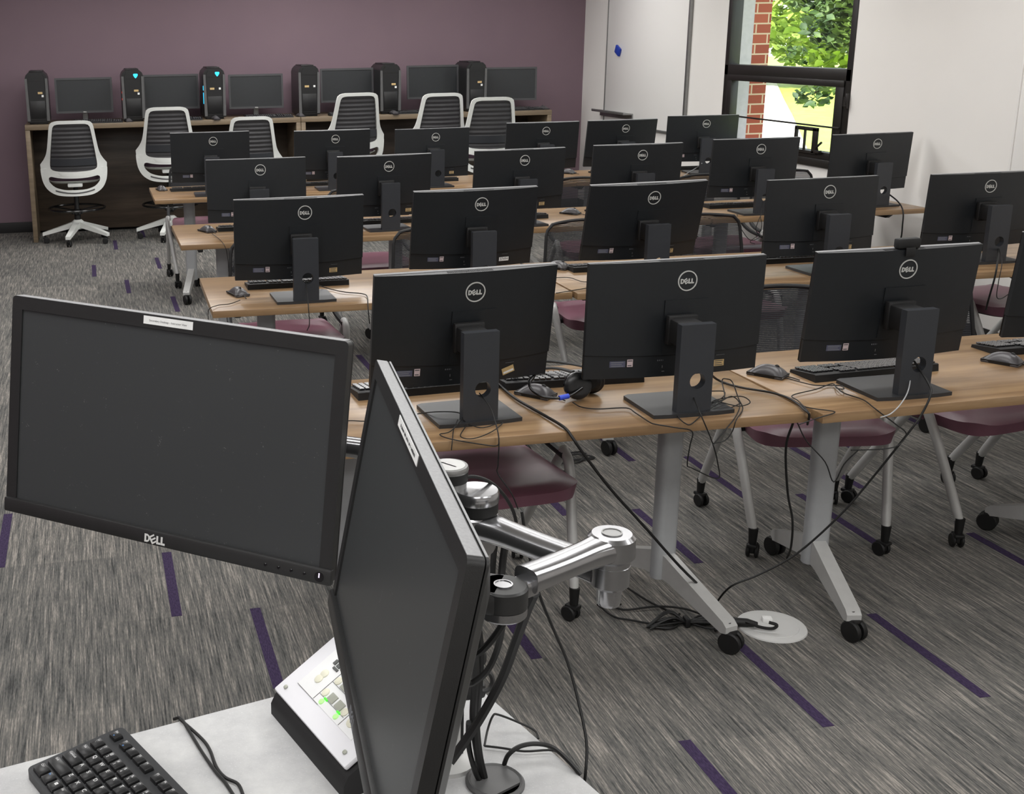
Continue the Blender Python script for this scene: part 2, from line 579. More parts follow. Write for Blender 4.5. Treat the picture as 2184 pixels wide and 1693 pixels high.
# ------------------------------------------------------------------ the room
XL, XR, YF, YB, ZC = -3.6, 4.97, -2.6, 11.74, 2.75
m = MB()
m.box(((XL + XR) / 2, (YF + YB) / 2, -0.05), (XR - XL, YB - YF, 0.1))
STR = [(0.181, 3.5, 0), (0.432, 3.0, 0), (1.82, 2.5, 0), (2.32, 2.54, 0), (2.67, 3.5, 0), (1.20, 3.0, 0), (1.98, 3.5, 0), (2.45, 4.0, 0),
       (3.05, 3.02, 0), (0.34, 2.7, .22), (3.32, 2.5, 0), (3.55, 3.0, 0), (-.4, 4.0, 0), (-.55, 5.0, 0), (1.7, 4.0, 0), (2.2, 4.5, 0), (2.95, 4.0, 0), (3.2, 4.4, 0),
       (.12, 6.6, 0), (.3, 7.4, 0), (-.02, 9.3, 0), (.22, 8.6, 0), (.5, 9.5, 0), (.18, 10.5, 0), (.52, 7.9, 0), (-.45, 7.0, 0), (-.7, 5.9, 0), (.45, 11.1, 0),
       (-1.1, 6.3, 0), (1.1, 7.0, 0), (1.6, 5.6, 0), (2.6, 5.5, 0), (3.7, 4.6, 0), (.33, 6.0, 0), (1.45, 6.0, 0), (3.4, 7.4, 0), (-.9, 3.6, 0), (-.75, 2.7, 0), (1.42, 2.02, 0)]
for x, y, ln in STR:
    m.box((x, y + (ln or .5) / 2, 0.0003), (.034, ln or .5, .0012), mi=1)
floor = struct('floor', m, ['carpet', 'carpet_purple'])
struct('ceiling', MB().box(((XL + XR) / 2, (YF + YB) / 2, ZC + .1), (XR - XL + 1, YB - YF + 1, .2)), 'ceiling_white')
struct('wall_back', MB().box(((XL + XR) / 2, YB + .1, ZC / 2), (XR - XL + .8, .2, ZC)), 'wall_purple')
struct('wall_left', MB().box((XL - .1, (YF + YB) / 2, ZC / 2), (.2, YB - YF, ZC)), 'wall_purple')
struct('wall_front', MB().box(((XL + XR) / 2, YF - .1, ZC / 2), (XR - XL + .8, .2, ZC)), 'white_wall')
WY0, WY1, WZ0, WZ1 = 7.30, 8.93, 0.85, 2.45
m = MB()
WT = .12
for y0, y1, z0, z1 in ((YF, WY0, 0, ZC), (WY1, YB, 0, ZC), (WY0, WY1, 0, WZ0), (WY0, WY1, WZ1, ZC)):
    m.box((XR + WT / 2, (y0 + y1) / 2, (z0 + z1) / 2), (WT, y1 - y0, z1 - z0))
struct('wall_right', m, 'white_wall')
struct('baseboard_back', MB().box(((XL + XR) / 2, YB - .008, .05), (XR - XL, .016, .1), .003), 'baseboard_black')
struct('baseboard_right', MB().box((XR - .006, (YF + YB) / 2, .05), (.012, YB - YF, .1), .003), 'baseboard_black')

# window: black frame, upper pane, hopper sash below with a guard bar and an operator
wn = bpy.data.objects.new('window_1', None); C.objects.link(wn)
wn.location = (XR, (WY0 + WY1) / 2, WZ0); wn['kind'] = 'structure'
wn['label'] = 'black framed window in the white wall looking onto a tree and lawn'
def wbox(mb, y0, y1, z0, z1, x0, x1, bev=.004):
    mb.box(((x0 + x1) / 2, (y0 + y1) / 2 - wn.location.y, (z0 + z1) / 2 - WZ0), (x1 - x0, y1 - y0, z1 - z0), bev)
m = MB()
wbox(m, WY1 - .05, WY1 + .005, WZ0, WZ1, -.006, .09)
wbox(m, WY0 - .005, WY0 + .055, WZ0, WZ1, -.006, .09)
wbox(m, WY0, WY1, WZ1 - .05, WZ1, -.006, .09)
wbox(m, WY0, WY1, WZ0 - .01, WZ0 + .045, -.02, .09)
wbox(m, WY0, WY1, 1.425, 1.505, -.006, .09)
struct('window_frame', m, 'frame_black', wn)
m = MB()
wbox(m, WY1 - .125, WY1 - .055, .90, 1.425, -.012, .05)
wbox(m, WY0 + .06, WY0 + .15, .90, 1.425, -.012, .05)
wbox(m, WY0 + .06, WY1 - .055, 1.385, 1.43, -.014, .05)
wbox(m, WY0 + .06, WY1 - .055, .895, .945, -.012, .05)
struct('window_sash', m, 'frame_black', wn)
m = MB(); wbox(m, WY0 + .05, WY1 - .04, 1.50, WZ1 - .05, .03, .036, 0)
struct('window_pane', m, 'window_glass', wn)
m = MB(); wbox(m, WY0 + .14, WY1 - .12, .94, 1.39, .03, .036, 0)
struct('window_pane', m, 'window_glass', wn)
m = MB(); wbox(m, WY0 + .06, WY1 - .1, 1.112, 1.124, -.022, -.012, .002)
struct('guard_bar', m, 'frame_black', wn)
m = MB()
for a, b in ((7.835, 7.86), (7.735, 7.745), (7.59, 7.64)):
    wbox(m, a, b, .93, 1.10, -.03, -.012, .002)
wbox(m, 7.59, 7.86, 1.08, 1.105, -.03, -.012, .002)
wbox(m, 7.59, 7.86, .925, .945, -.03, -.012, .002)
struct('operator_frame', m, 'frame_black', wn)
m = MB().tube([(-.03, 7.56 - wn.location.y, .945 - WZ0), (-.045, 7.55 - wn.location.y, .98 - WZ0), (-.06, 7.48 - wn.location.y, 1.015 - WZ0)], .008, 8)
m.box((-.03, 7.56 - wn.location.y, .945 - WZ0), (.03, .06, .02), .004)
struct('operator_lever', m, 'frame_black', wn)
m = MB(); m.box((-.016, 7.305 - wn.location.y, 1.30 - WZ0), (.02, .025, .1), .005)
m.tube([(-.02, 7.30 - wn.location.y, 1.27 - WZ0), (-.045, 7.295 - wn.location.y, 1.27 - WZ0), (-.045, 7.29 - wn.location.y, 1.33 - WZ0)], .006, 8)
struct('sash_latch', m, 'frame_black', wn)
# outside: grey reveal and brick pier beside the window, more brick round the opening
struct('trim_1', MB().box((5.107, 9.09, 1.4), (.098, .42, 3.4)), 'jamb_grey', label='grey reveal outside the window')
m = MB().box((0, 0, 0), (.145, 3.3, 4.6))
b = struct('wall_brick', m, 'red_brick', label='red brick pier outside the window'); b.location = (5.228, 10.53, .5)
b = struct('wall_brick', MB().box((0, 0, 0), (.145, 9.9, 4.6)), 'red_brick'); b.location = (5.228, 2.33, .5)
b = struct('wall_brick', MB().box((0, 0, 0), (.145, 1.62, 2.6)), 'red_brick'); b.location = (5.228, 8.08, -.52)

# lawn, path, trees
GZ = -1.5
def gfn(u, v):
    x, y = 5.3 + u * 110, -20 + v * 150
    return (x, y, GZ)
struct('ground_lawn', MB().grid(gfn, 40, 50), 'grass', label='sunlit lawn outside the window')
PE = [(15, 21), (18.085, 27.92), (20.86, 32.71), (25.96, 41.5), (31.4, 51.0), (41.7, 68.8), (52.5, 87.8)]
def pfn(u, v):
    k = min(int(v * 6), 5); t = v * 6 - k
    x = PE[k][0] + (PE[k + 1][0] - PE[k][0]) * t - (1 - u) * 8.0
    y = PE[k][1] + (PE[k + 1][1] - PE[k][1]) * t + (1 - u) * 4.5
    return (x, y, GZ + .6 * 0 + .05)
struct('ground_path', MB().grid(pfn, 6, 40), 'path_concrete', label='pale path crossing the lawn')
def leaves(mb, cen, rad, n, size, rnd):
    for _ in range(n):
        while True:
            d = V((rnd.uniform(-1, 1), rnd.uniform(-1, 1), rnd.uniform(-1, 1)))
            if d.length < 1: break
        d = d.normalized() * (d.length ** .6)
        p = V(cen) + V((d.x * rad[0], d.y * rad[1], d.z * rad[2]))
        s = size * rnd.uniform(.6, 1.3)
        rot = Euler((rnd.uniform(-.9, .9), rnd.uniform(-.9, .9), rnd.uniform(0, 6.28))).to_matrix().to_4x4()
        mm = Matrix.Translation(p) @ rot
        mb.add([(0, -s * .6, 0), (s * .38, -s * .1, s * .12), (s * .3, s * .3, s * .1), (0, s * .75, 0), (-s * .3, s * .3, s * .1), (-s * .38, -s * .1, s * .12)], [(0, 1, 2, 3), (0, 3, 4, 5)], mm)
rn = random.Random(3)
tr = thing('tree', 'leafy green tree beyond the window with a low hanging branch', 'tree', (10.4, 12.3, GZ))
m = MB()
for cen, rad, n in (((10.2, 12.9, 3.6), (2.0, 2.2, 1.9), 2600), ((9.7, 14.1, 2.6), (1.1, 1.2, 1.0), 1300), ((9.6, 13.2, 2.0), (1.0, 1.0, .6), 800),
                    ((9.4, 14.9, 2.9), (.7, .7, .9), 500), ((9.3, 13.6, 1.75), (.6, .9, .3), 260), ((9.0, 13.45, 1.12), (.3, .45, .14), 60), ((9.0, 14.0, .92), (.2, .26, .13), 34), ((9.1, 14.6, 1.42), (.2, .3, .12), 26)):
    leaves(m, V(cen) - V(tr.location), rad, int(n * 1.7), .105, rn)
part('foliage', m, 'leaf_green', tr)
m = MB()
m.tube(spline([(0, 0, 0), (.05, .05, 1.5), (-.1, .3, 3.2), (-.2, .6, 5.2)], 4), [.2 - .012 * i for i in range(13)], 10)
m.tube(spline([(0, .1, 2.0), (-.6, .8, 3.2), (-1.1, 1.2, 2.85), (-1.4, 1.7, 2.45)], 4), [.05 - .003 * i for i in range(13)], 6)
part('trunk', m, 'bark', tr)
hg = thing('tree', 'tall bright hedge of trees at the far side of the lawn', 'tree', (44, 62, GZ))
m = MB()
for cen, rad, n in (((0, 0, 5), (9, 9, 4.5), 2600), ((9, -9, 5), (8, 8, 4.5), 1800), ((-6, 14, 5.0), (6, 6, 4.5), 1500)):
    leaves(m, cen, rad, n * 3, .5, rn)
part('foliage', m, 'hedge_green', hg)
m = MB()
for x, y in ((0, 0), (9, -9), (-6, 14)): m.tube([(x, y, -.4), (x, y, 4)], .35, 8)
part('trunk', m, 'bark', hg)

# whiteboards on the right wall, tray and magnet
wb = thing('whiteboard', 'tall white board with thin grey edges left of the window', 'whiteboard', (XR, 10.34, .91))
part('board', MB().box((-.009, 0, .9), (.016, 1.6, 1.78), .002), 'white_board', wb)
m = MB()
m.box((-.012, .807, .9), (.024, .014, 1.8), .003)
m.box((-.014, -.815, .9), (.028, .03, 1.8), .003)
m.box((-.014, 0, 0), (.028, 1.63, .016), .003)
part('frame', m, 'aluminium', wb)
ty = solo('marker_tray', MB().box((-.05, 0, 0), (.1, .72, .012), .003).box((-.098, 0, .008), (.008, .72, .02), .003).box((-.006, 0, -.025), (.012, .72, .05), .002), 'aluminium',
     'narrow metal marker tray low on the white board', 'tray', (XR - .018, 10.86, 1.025))
solo('magnet', MB().box((0, 0, 0), (.024, .1, .075), .008, RX(.45)), 'magnet_blue', 'small blue magnet stuck on the white board', 'magnet', (XR - .03, 10.87, 1.592))
wb = thing('whiteboard', 'second white board right of the window at the edge of view', 'whiteboard', (XR, 4.6, .6))
part('board', MB().box((-.009, 0, .9), (.016, 2.36, 1.78), .002), 'white_board', wb)
part('frame', MB().box((-.012, 1.187, .9), (.022, .012, 1.8), .003), 'white_board', wb)

# ------------------------------------------------------------------ tables in rows
T = .735
def caster_mb(r=.026, wd=.012, seg=16):
    m = MB()
    for s in (-1, 1):
        m.cyl((s * .014, .012, r), r, wd, seg, axis='x', bev=.004)
    m.box((0, .008, r * 1.25), (.016, .03, r * 1.1), .004)
    m.box((0, .004, r * 1.85), (.034, .044, .014), .005)
    m.cyl((0, 0, r * 2.3), .008, .03, 10)
    return m
CASTER = caster_mb().mesh('caster', 'black_rubber')
BIGCASTER = caster_mb(.034, .016, 18).mesh('caster', 'black_rubber')
def meshpart(name, me, parent, loc, rot=(0, 0, 0)):
    o = bpy.data.objects.new(name, me); C.objects.link(o); o.parent = parent; o.location = loc; o.rotation_euler = rot
    return o
def foot_mb():
    m = MB()
    # splayed foot: two arms that drop from the column towards the casters
    for s in (-1, 1):
        prof = [(0, .20), (.035, .195), (.30, .098), (.315, .085), (.315, .066), (.295, .060), (.06, .115), (0, .12)]
        mm = Matrix(((0, 0, 1, 0), (s, 0, 0, 0), (0, 1, 0, 0), (0, 0, 0, 1)))
        m.prism(prof, -.022, .022, mm)
    return m
FOOT = foot_mb().mesh('foot', 'leg_silver')
def make_leg(parent, x, yaw):
    m = MB()
    poly = rrect(.078, .05, .02, 4)
    m.prism(poly, .115, T - .045)
    m.box((0, 0, T - .04), (.09, .42, .02), .004)
    leg = part('leg', m, 'leg_grey', parent, (x, 0, 0), (0, 0, yaw))
    meshpart('foot', FOOT, leg, (0, 0, 0))
    for s in (-1, 1):
        meshpart('caster', BIGCASTER, leg, (0, s * .30, 0), (0, 0, .4 if s > 0 else PI + .5))
    return leg
def make_table(L, D, label, loc, rz, grp):
    t = thing('training_table', label, 'table', loc, rz, grp)
    part('tabletop', MB().box((0, 0, T - .0145), (L, D, .029), .003), 'table_wood', t)
    make_leg(t, -L / 2 + .255, math.radians(-13))
    make_leg(t, L / 2 - .255, math.radians(13))
    m = MB()
    for s in (-1, 1):
        m.prism([(-.2, 0), (.2, 0), (.12, -.05), (-.12, -.05)], -.012, .012, TR(s * (L / 2 - .12), -.02, T - .03) @ Matrix(((0, 0, 1, 0), (1, 0, 0, 0), (0, 1, 0, 0), (0, 0, 0, 1))))
    m.box((0, .05, T - .045), (L - .6, .05, .03), .004)
    part('flip_bracket', m, 'black_matte', t)
    return t
ROWS = ['front', 'second', 'third', 'rear']
POS3 = ['left', 'middle', 'right']
tables = {}
TB = [  # row, x0, x1, y0 near edge, y1 far edge, yaw
    (0, .43, 1.950, 2.90, 3.535, 0.0), (0, 1.960, 3.475, 2.903, 3.545, .035), (0, 3.485, 4.90, 2.96, 3.6, .02),
    (1, .446, 1.942, 4.60, 5.29, -.02), (1, 1.952, 3.455, 4.545, 5.235, -.02), (1, 3.465, 4.93, 4.50, 5.19, -.02),
    (2, .441, 1.940, 6.212, 6.91, 0.0), (2, 1.950, 3.440, 6.22, 6.92, .01), (2, 3.450, 4.845, 6.245, 6.93, .02),
    (3, .412, 1.900, 8.056, 8.765, 0.0), (3, 1.910, 3.400, 8.07, 8.775, .01), (3, 3.410, 4.90, 8.10, 8.80, .01)]
ext = {0: 'nearest the camera', 1: 'behind the front row', 2: 'third back from the camera', 3: 'nearest the tall counters'}
tproto = None
for i, (r, x0, x1, y0, y1, yaw) in enumerate(TB):
    lab = 'wood topped table on grey legs, the %s one of the %s table row' % (POS3[i % 3], ROWS[r])
    L, D = x1 - x0, y1 - y0
    tables[i] = make_table(round(L, 3), D, lab, ((x0 + x1) / 2, (y0 + y1) / 2, 0), yaw, 'wood topped training tables')

# ------------------------------------------------------------------ all-in-one computers seen from behind
AW, AH = .539, .338
def bulge(x, z):
    u = 2 * x / AW
    w = (z + AH / 2) / AH
    return .004 + .022 * (1 - u * u) * (1 - .25 * w)
SEAM = -.104
def seam(x):
    return SEAM + .008 * (2 * x / AW) ** 2
def make_aio(label, loc, rz):
    t = thing('all_in_one_computer', label, 'computer', loc, rz, 'black computers on the tables')
    # column with the round cable hole, foot plate, neck
    m = MB()
    W2, H0, H1, HZ, HR = .0515, .006, .262, .100, .023
    n = 24
    hole = circ(HR, n, (.006, HZ), -PI * 3 / 4 - PI / n * 0)
    sq = []
    half = n // 4
    x0, x1, z0, z1 = -W2, W2, .05, .15
    for k in range(half): sq.append((x0 + (x1 - x0) * k / half, z0))
    for k in range(half): sq.append((x1, z0 + (z1 - z0) * k / half))
    for k in range(half): sq.append((x1 - (x1 - x0) * k / half, z1))
    for k in range(half): sq.append((x0, z1 - (z1 - z0) * k / half))
    m.ring(sq, hole, 0, .026, BACK)
    m.prism([(x0, H0), (x1, H0), (x1, z0), (x0, z0)], 0, .026, BACK)
    m.prism([(x0, z1), (x1, z1), (x1, H1), (x0, H1)], 0, .026, BACK)
    part('stand_column', m, 'stand_grey', t, (0, -.118, 0))
    m = MB().prism([(-.122, -.150), (-.07, -.156), (.07, -.156), (.122, -.150), (.122, .045), (.105, .055), (-.105, .055), (-.122, .045)], 0, .011)
    part('stand_base', m, 'stand_base_grey', t)
    m = MB().box((-.004, -.085, .225), (.074, .085, .07), .006)
    m.box((0, -.045, .225), (.09, .02, .085), .004)
    part('stand_neck', m, 'black_matte', t)
    # display
    m = MB()
    z0, z1 = -AH / 2, AH / 2
    m.slab(lambda u, v: ((u - .5) * AW, -bulge((u - .5) * AW, seam((u - .5) * AW) + (z1 - seam((u - .5) * AW)) * v) * (1 if v < .995 else 1), seam((u - .5) * AW) + (z1 - seam((u - .5) * AW)) * v),
           lambda u, v: ((u - .5) * AW, .010, seam((u - .5) * AW) + (z1 - seam((u - .5) * AW)) * v), 28, 8)
    d = part('display', m, 'black_shell', t, (0, 0, .25))
    m = MB()
    m.slab(lambda u, v: ((u - .5) * (AW - .003), -max(0.0, bulge((u - .5) * AW, z0) - .006), z0 + (seam((u - .5) * AW) - .0022 - z0) * v),
           lambda u, v: ((u - .5) * (AW - .003), .009, z0 + (seam((u - .5) * AW) - .0022 - z0) * v), 28, 3)
    part('lower_cover', m, 'black_shell', d)
    m = MB().box((0, .0125, 0), (AW - .002, .005, AH - .002), .002)
    part('front_bezel', m, 'black_gloss', d)
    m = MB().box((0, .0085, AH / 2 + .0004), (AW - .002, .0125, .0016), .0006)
    part('top_dust_sheen', m, 'dust_sheen_grey', d)  # added pale strip, paints dust and ceiling light along the top
    part('screen', MB().box((0, .0153, .008), (AW - .03, .0012, AH - .046)), 'black_gloss', d)
    m = MB()
    yb = -bulge(.02, .11) - .0012
    m.ring(circ(.0295, 40, (.02, .111)), circ(.0262, 40, (.02, .111)), 0, .0018, TR(0, yb + .0012, 0) @ BACK)
    letters(m, .0142, TR(.019, yb + .0012, .110) @ BACK, 0, .0018)
    part('logo', m, 'logo_silver', d)
    m = MB()
    m.slab(lambda u, v: (-.045 + .133 * u, -bulge(-.045 + .133 * u, .0) - .0035, SEAM + .006 + (.058 - SEAM - .006) * v),
           lambda u, v: (-.045 + .133 * u, -bulge(-.045 + .133 * u, .0) + .004, SEAM + .006 + (.058 - SEAM - .006) * v), 6, 1)
    part('mount_cover', m, 'black_shell', d)
    def sticker(nm, x, z, w, h, mt, tilt=0, lines=0, lm='print_dark', yoff=0):
        mm = MB()
        y = -max(0.0, bulge(x, z) - (.006 if z < SEAM else 0)) - .0006 + yoff
        ang = math.atan2(-.022 * 2 * (2 * x / AW) * (2 / AW), -1) - PI if False else math.atan(.022 * 2 * (2 * x / AW) * (2 / AW))
        mt_ = TR(x, y, z) @ RZ(ang) @ BACK @ RZ(tilt)
        mm.prism([(-w / 2, -h / 2), (w / 2, -h / 2), (w / 2, h / 2), (-w / 2, h / 2)], 0, .0006, mt_)
        for k in range(lines):
            zz = h * (.32 - .64 * k / max(1, lines - 1)) if lines > 1 else 0
            mm.prism([(-w * .4, zz - h * .06), (w * (.38 - .1 * (k % 2)), zz - h * .06), (w * (.38 - .1 * (k % 2)), zz + h * .06), (-w * .4, zz + h * .06)], .0006, .0009, mt_, 1)
        return part(nm, mm, [mt, lm], d)
    sticker('regulatory_label', -.172, -.126, .046, .018, 'label_grey', 0, 3, 'print_grey')
    sticker('certificate_sticker', -.135, -.124, .017, .022, 'label_pale', 0, 2)
    sticker('asset_sticker', .142, -.141, .034, .019, 'label_gold', 0, 3)
    sticker('service_print', .146, -.117, .035, .006, 'black_shell', 0, 1, 'print_grey')
    m = MB()
    m.box((-.03, -.0165, -.122), (.06, .004, .012), .001)
    m.box((-.025, -.0165, -.146), (.07, .004, .022), .001)
    m.box((-.037, -.0172, -.1395), (.002, .005, .008), mi=1).box((-.024, -.0172, -.1395), (.002, .005, .008), mi=1).box((-.0305, -.0172, -.1535), (.015, .005, .002), mi=1)
    for k in range(9): m.box((-.052 + k * .0055, -.0186, -.120), (.0025, .002, .004), mi=2)
    part('port_panel', m, ['black_matte', 'port_metal', 'print_grey'], d)
    m = MB()
    for k in range(26): m.box((-.06 + k * .0052, -.008, AH / 2 + .0002), (.0028, .012, .001))
    part('vent_slots', m, 'black_matte', d)
    return t
AIO = [('R1a', 1.009, 3.160, .980, 3.2, -8.7), ('R1b', 1.619, 3.096, .985, 0.1, -1.5), ('R1c', 2.310, 3.099, .986, .5, -6.4), ('R1d', 3.038, 3.154, 1.001, -.4, -6.4),
       ('R2a', .828, 4.816, .978, .7, -6.1), ('R2b', 1.563, 4.778, .990, 1.4, -10.5), ('R2c', 2.310, 4.746, .993, 2.4, -13.4), ('R2d', 3.167, 4.779, .969, 1.0, .2), ('R2e', 3.990, 4.814, .960, -.8, -4.0),
       ('R3a', .879, 6.435, .978, -1.8, -1.0), ('R3b', 1.599, 6.485, .969, 2.2, -6.1), ('R3c', 2.357, 6.409, .982, 2.7, -5.5), ('R3f', 3.083, 6.460, .982, -1.6, -6.3), ('R3d', 3.808, 6.441, .992, -.9, -4.8), ('R3e', 4.613, 6.520, .989, 2.0, -3.7),
       ('R4a', .817, 8.269, .987, -2.0, -5.3), ('R4b', 1.678, 8.323, .971, -1.5, -6.3), ('R4c', 2.381, 8.241, .965, -.1, -1.7), ('R4d', 3.232, 8.335, .979, -3.6, -7.7), ('R4e', 3.832, 8.315, .981, .3, -9.6), ('R4f', 4.514, 8.389, .986, -6.9, -3.7)]
ORD = ['leftmost', 'second from left', 'third from left', 'fourth from left', 'fifth from left', 'sixth from left']
EXTRA = {'R1a': ', tilted gold sticker', 'R1c': ', webcam clipped on top', 'R2b': ', white 37494 sticker', 'R1d': ', at the picture edge', 'R2e': ', at the picture edge', 'R4c': ', small green light'}
aio = {}
cnt = [0, 0, 0, 0]
ordname = {}
ap = None
for k, x, y, z, yw, tl in AIO:
    r = int(k[1]) - 1
    w = ORD[cnt[r]]
    if k in ('R1d', 'R2e'): w = 'rightmost'
    elif k in ('R3e', 'R4f'): w = 'rightmost'
    cnt[r] += 1
    ordname[k] = (w, ROWS[r])
    lab = 'black all-in-one computer, %s on the %s table row%s' % (w, ROWS[r], EXTRA.get(k, ''))
    if ap is None:
        ap = make_aio(lab, (x, y, T), math.radians(yw)); o = ap
    else:
        o = dup(ap, (x, y, T), math.radians(yw), lab)
    d = kid(o, 'display')
    d.location.z = z - T
    d.rotation_euler.x = math.radians(-tl)
    aio[k] = o
# stickers that differ
def restick(k, mesh_mb, mats, name='asset_sticker', label=None):
    d = kid(aio[k], 'display'); s = kid(d, name)
    me = mesh_mb.mesh(name, mats); s.data = me
    if label: s['label'] = label
m = MB()
mt_ = TR(.142, -.0146, -.14) @ RZ(.086) @ BACK @ RZ(.3)
m.prism([(-.019, -.0105), (.019, -.0105), (.019, .0105), (-.019, .0105)], 0, .0007, mt_)
m.prism([(-.016, -.007), (.016, -.007), (.016, -.001), (-.016, -.001)], .0007, .001, mt_, 1)
restick('R1a', m, ['label_gold', 'label_white'], label='tilted gold sticker')
m = MB()
mt_ = TR(.142, -.0146, -.139) @ RZ(.086) @ BACK
m.prism([(-.022, -.0085), (.022, -.0085), (.022, .0085), (-.022, .0085)], 0, .0007, mt_)
tm = text_mb('37494', .0155, mt_ @ TR(0, 0, .0009)); m.add(tm.v, tm.f, None, 1)
restick('R2b', m, ['label_white', 'print_dark'], label='white sticker reading 37494')
g = bpy.data.objects.new('power_light', MB().cyl((0, 0, 0), .006, .004, 12, axis='y').mesh('power_light', 'led_green'))
C.objects.link(g); g.parent = kid(aio['R4c'], 'display'); g.location = (.066, -.0235, -.125); g['label'] = 'small green light'

# webcam on the third front computer
wc = thing('webcam', 'small black webcam clipped over the third front computer', 'webcam', (2.31, 3.077, 1.152), math.radians(.5))
part('body', MB().box((.014, -.004, .018), (.074, .026, .03), .006), 'black_matte', wc)
part('clip', MB().box((.014, -.022, -.006), (.03, .004, .026), .001).box((.014, .012, -.004), (.026, .004, .03), .001), 'black_matte', wc)

# ------------------------------------------------------------------ keyboards and mice
def make_kb(label, loc, rz):
    # local +y is the side of the space bar (the user sits beyond the table)
    t = thing('keyboard', label, 'keyboard', loc, rz, 'black keyboards on the tables')
    m = MB()
    prof = [(-.063, 0), (-.060, .022), (-.056, .024), (.062, .010), (.064, 0)]
    mm = Matrix(((0, 0, 1, 0), (1, 0, 0, 0), (0, 1, 0, 0), (0, 0, 0, 1)))
    m.prism(prof, -.221, .221, mm)
    part('body', m, 'black_matte', t)
    k = MB()
    sl = (.010 - .024) / .118
    rows = [(-.047, .0155), (-.024, .0165), (-.005, .0165), (.014, .0165), (.033, .0165), (.052, .0165)]
    for ri, (yy, kd) in enumerate(rows):
        zt = .024 + (yy + .056) * sl + .004
        x = .214
        segs = [15, 3, 4]
        for si, nseg in enumerate(segs):
            c = 0
            while c < nseg:
                w = 1
                if ri == 5 and si == 0 and c == 4: w = 6
                if si == 0 and ri in (1, 2, 3, 4) and c == nseg - 2: w = 2
                if not (si == 1 and ri in (3,)) and not (si == 2 and ri == 0):
                    k.box((x - (c + w / 2) * .0187, yy, zt), (w * .0187 - .003, kd - .0012, .006), .0012, mi=0, seg=1)
                c += w
            x -= nseg * .0187 + .006
    part('keys', k, 'key_sheen_grey', t)
    return t
KB = [('R1a', .955, 3.385, 3), ('R1b', 1.415, 3.36, -2), ('R1c', 2.345, 3.235, 3.5), ('R1d', 3.09, 3.36, 2),
      ('R2a', .852, 5.045, -1), ('R2b', 1.60, 5.03, 0), ('R2c', 2.32, 5.03, -1), ('R2d', 3.215, 4.985, -1.5), ('R2e', 4.05, 5.02, 0),
      ('R3a', .90, 6.66, 0), ('R3b', 1.66, 6.67, 2), ('R3c', 2.37, 6.60, 0), ('R3f', 3.12, 6.68, 0), ('R3d', 3.86, 6.66, -2), ('R3e', 4.60, 6.74, 0),
      ('R4a', .77, 8.53, 0), ('R4b', 1.68, 8.54, 0), ('R4c', 2.42, 8.5, 0), ('R4d', 3.24, 8.54, -2), ('R4e', 3.95, 8.57, 0), ('R4f', 4.50, 8.6, -3)]
kp = None
for k, x, y, yw in KB:
    w, r = ordname[k]
    lab = 'black keyboard lying behind the %s computer of the %s row' % (w, r)
    if kp is None: kp = make_kb(lab, (x, y, T), math.radians(yw))
    else: dup(kp, (x, y, T), math.radians(yw), lab)
def make_mouse(label, loc, rz):
    t = thing('computer_mouse', label, 'mouse', loc, rz, 'black computer mice')
    def top(u, v):
        a = (u - .5) * 2; b = (v - .5) * 2
        sx = .031 * (1 - .12 * math.cos(b * PI)) * (1 - .10 * b * b)
        zz = .037 * (1 - a * a * .55) * (1 - (abs(b + .12) ** 2.3) * .62)
        e = max(0, 1 - (abs(a) ** 6)) * max(0, 1 - abs(b) ** 8)
        return (a * sx, b * .057, .006 + (zz - .006) * e ** .6)
    def bot(u, v):
        x, y, z = top(u, v); return (x * .94, y * .96, .0)
    part('body', MB().slab(top, bot, 14, 20), 'mouse_grey', t)
    part('wheel', MB().cyl((0, -.026, .031), .0085, .007, 16, axis='x', bev=.002), 'black_rubber', t)
    m = MB().tube(spline([(0, -.055, .008), (0, -.075, .006), (-.004, -.1, .003)], 4), .0018, 6)
    part('cord', m, 'black_rubber', t)
    m = MB()
    m.slab(lambda u, v: ((u - .5) * .064, (v - .5) * .112, .0105), lambda u, v: ((u - .5) * .058, (v - .5) * .108, .0), 6, 6)
    part('base', m, 'black_matte', t)
    return t
MICE = [('grey mouse on the front table between the second and third computers', 2.035, 3.268, 38),
        ('grey mouse at the right picture edge beside the front row keyboard', 2.825, 3.22, 30),
        ('grey mouse under the headset microphone on the front table', 1.262, 3.238, 40),
        ('black mouse at the left end of the second row table', .577, 4.90, 15),
        ('grey mouse behind the first front computer, on the second row by the table joint', 2.07, 5.09, 35),
        ('black mouse at the left end of the third row table', .62, 6.62, 25),
        ('grey mouse on the third row right of the third computer', 2.775, 6.66, 40),
        ('grey mouse at the left end of the rear table row', .49, 8.58, 10),
        ('grey mouse on the rear row right of the fourth computer', 3.56, 8.62, 35)]
mp = None
for lab, x, y, yw in MICE:
    if mp is None: mp = make_mouse(lab, (x, y, T), math.radians(yw))
    else: dup(mp, (x, y, T), math.radians(yw), lab)

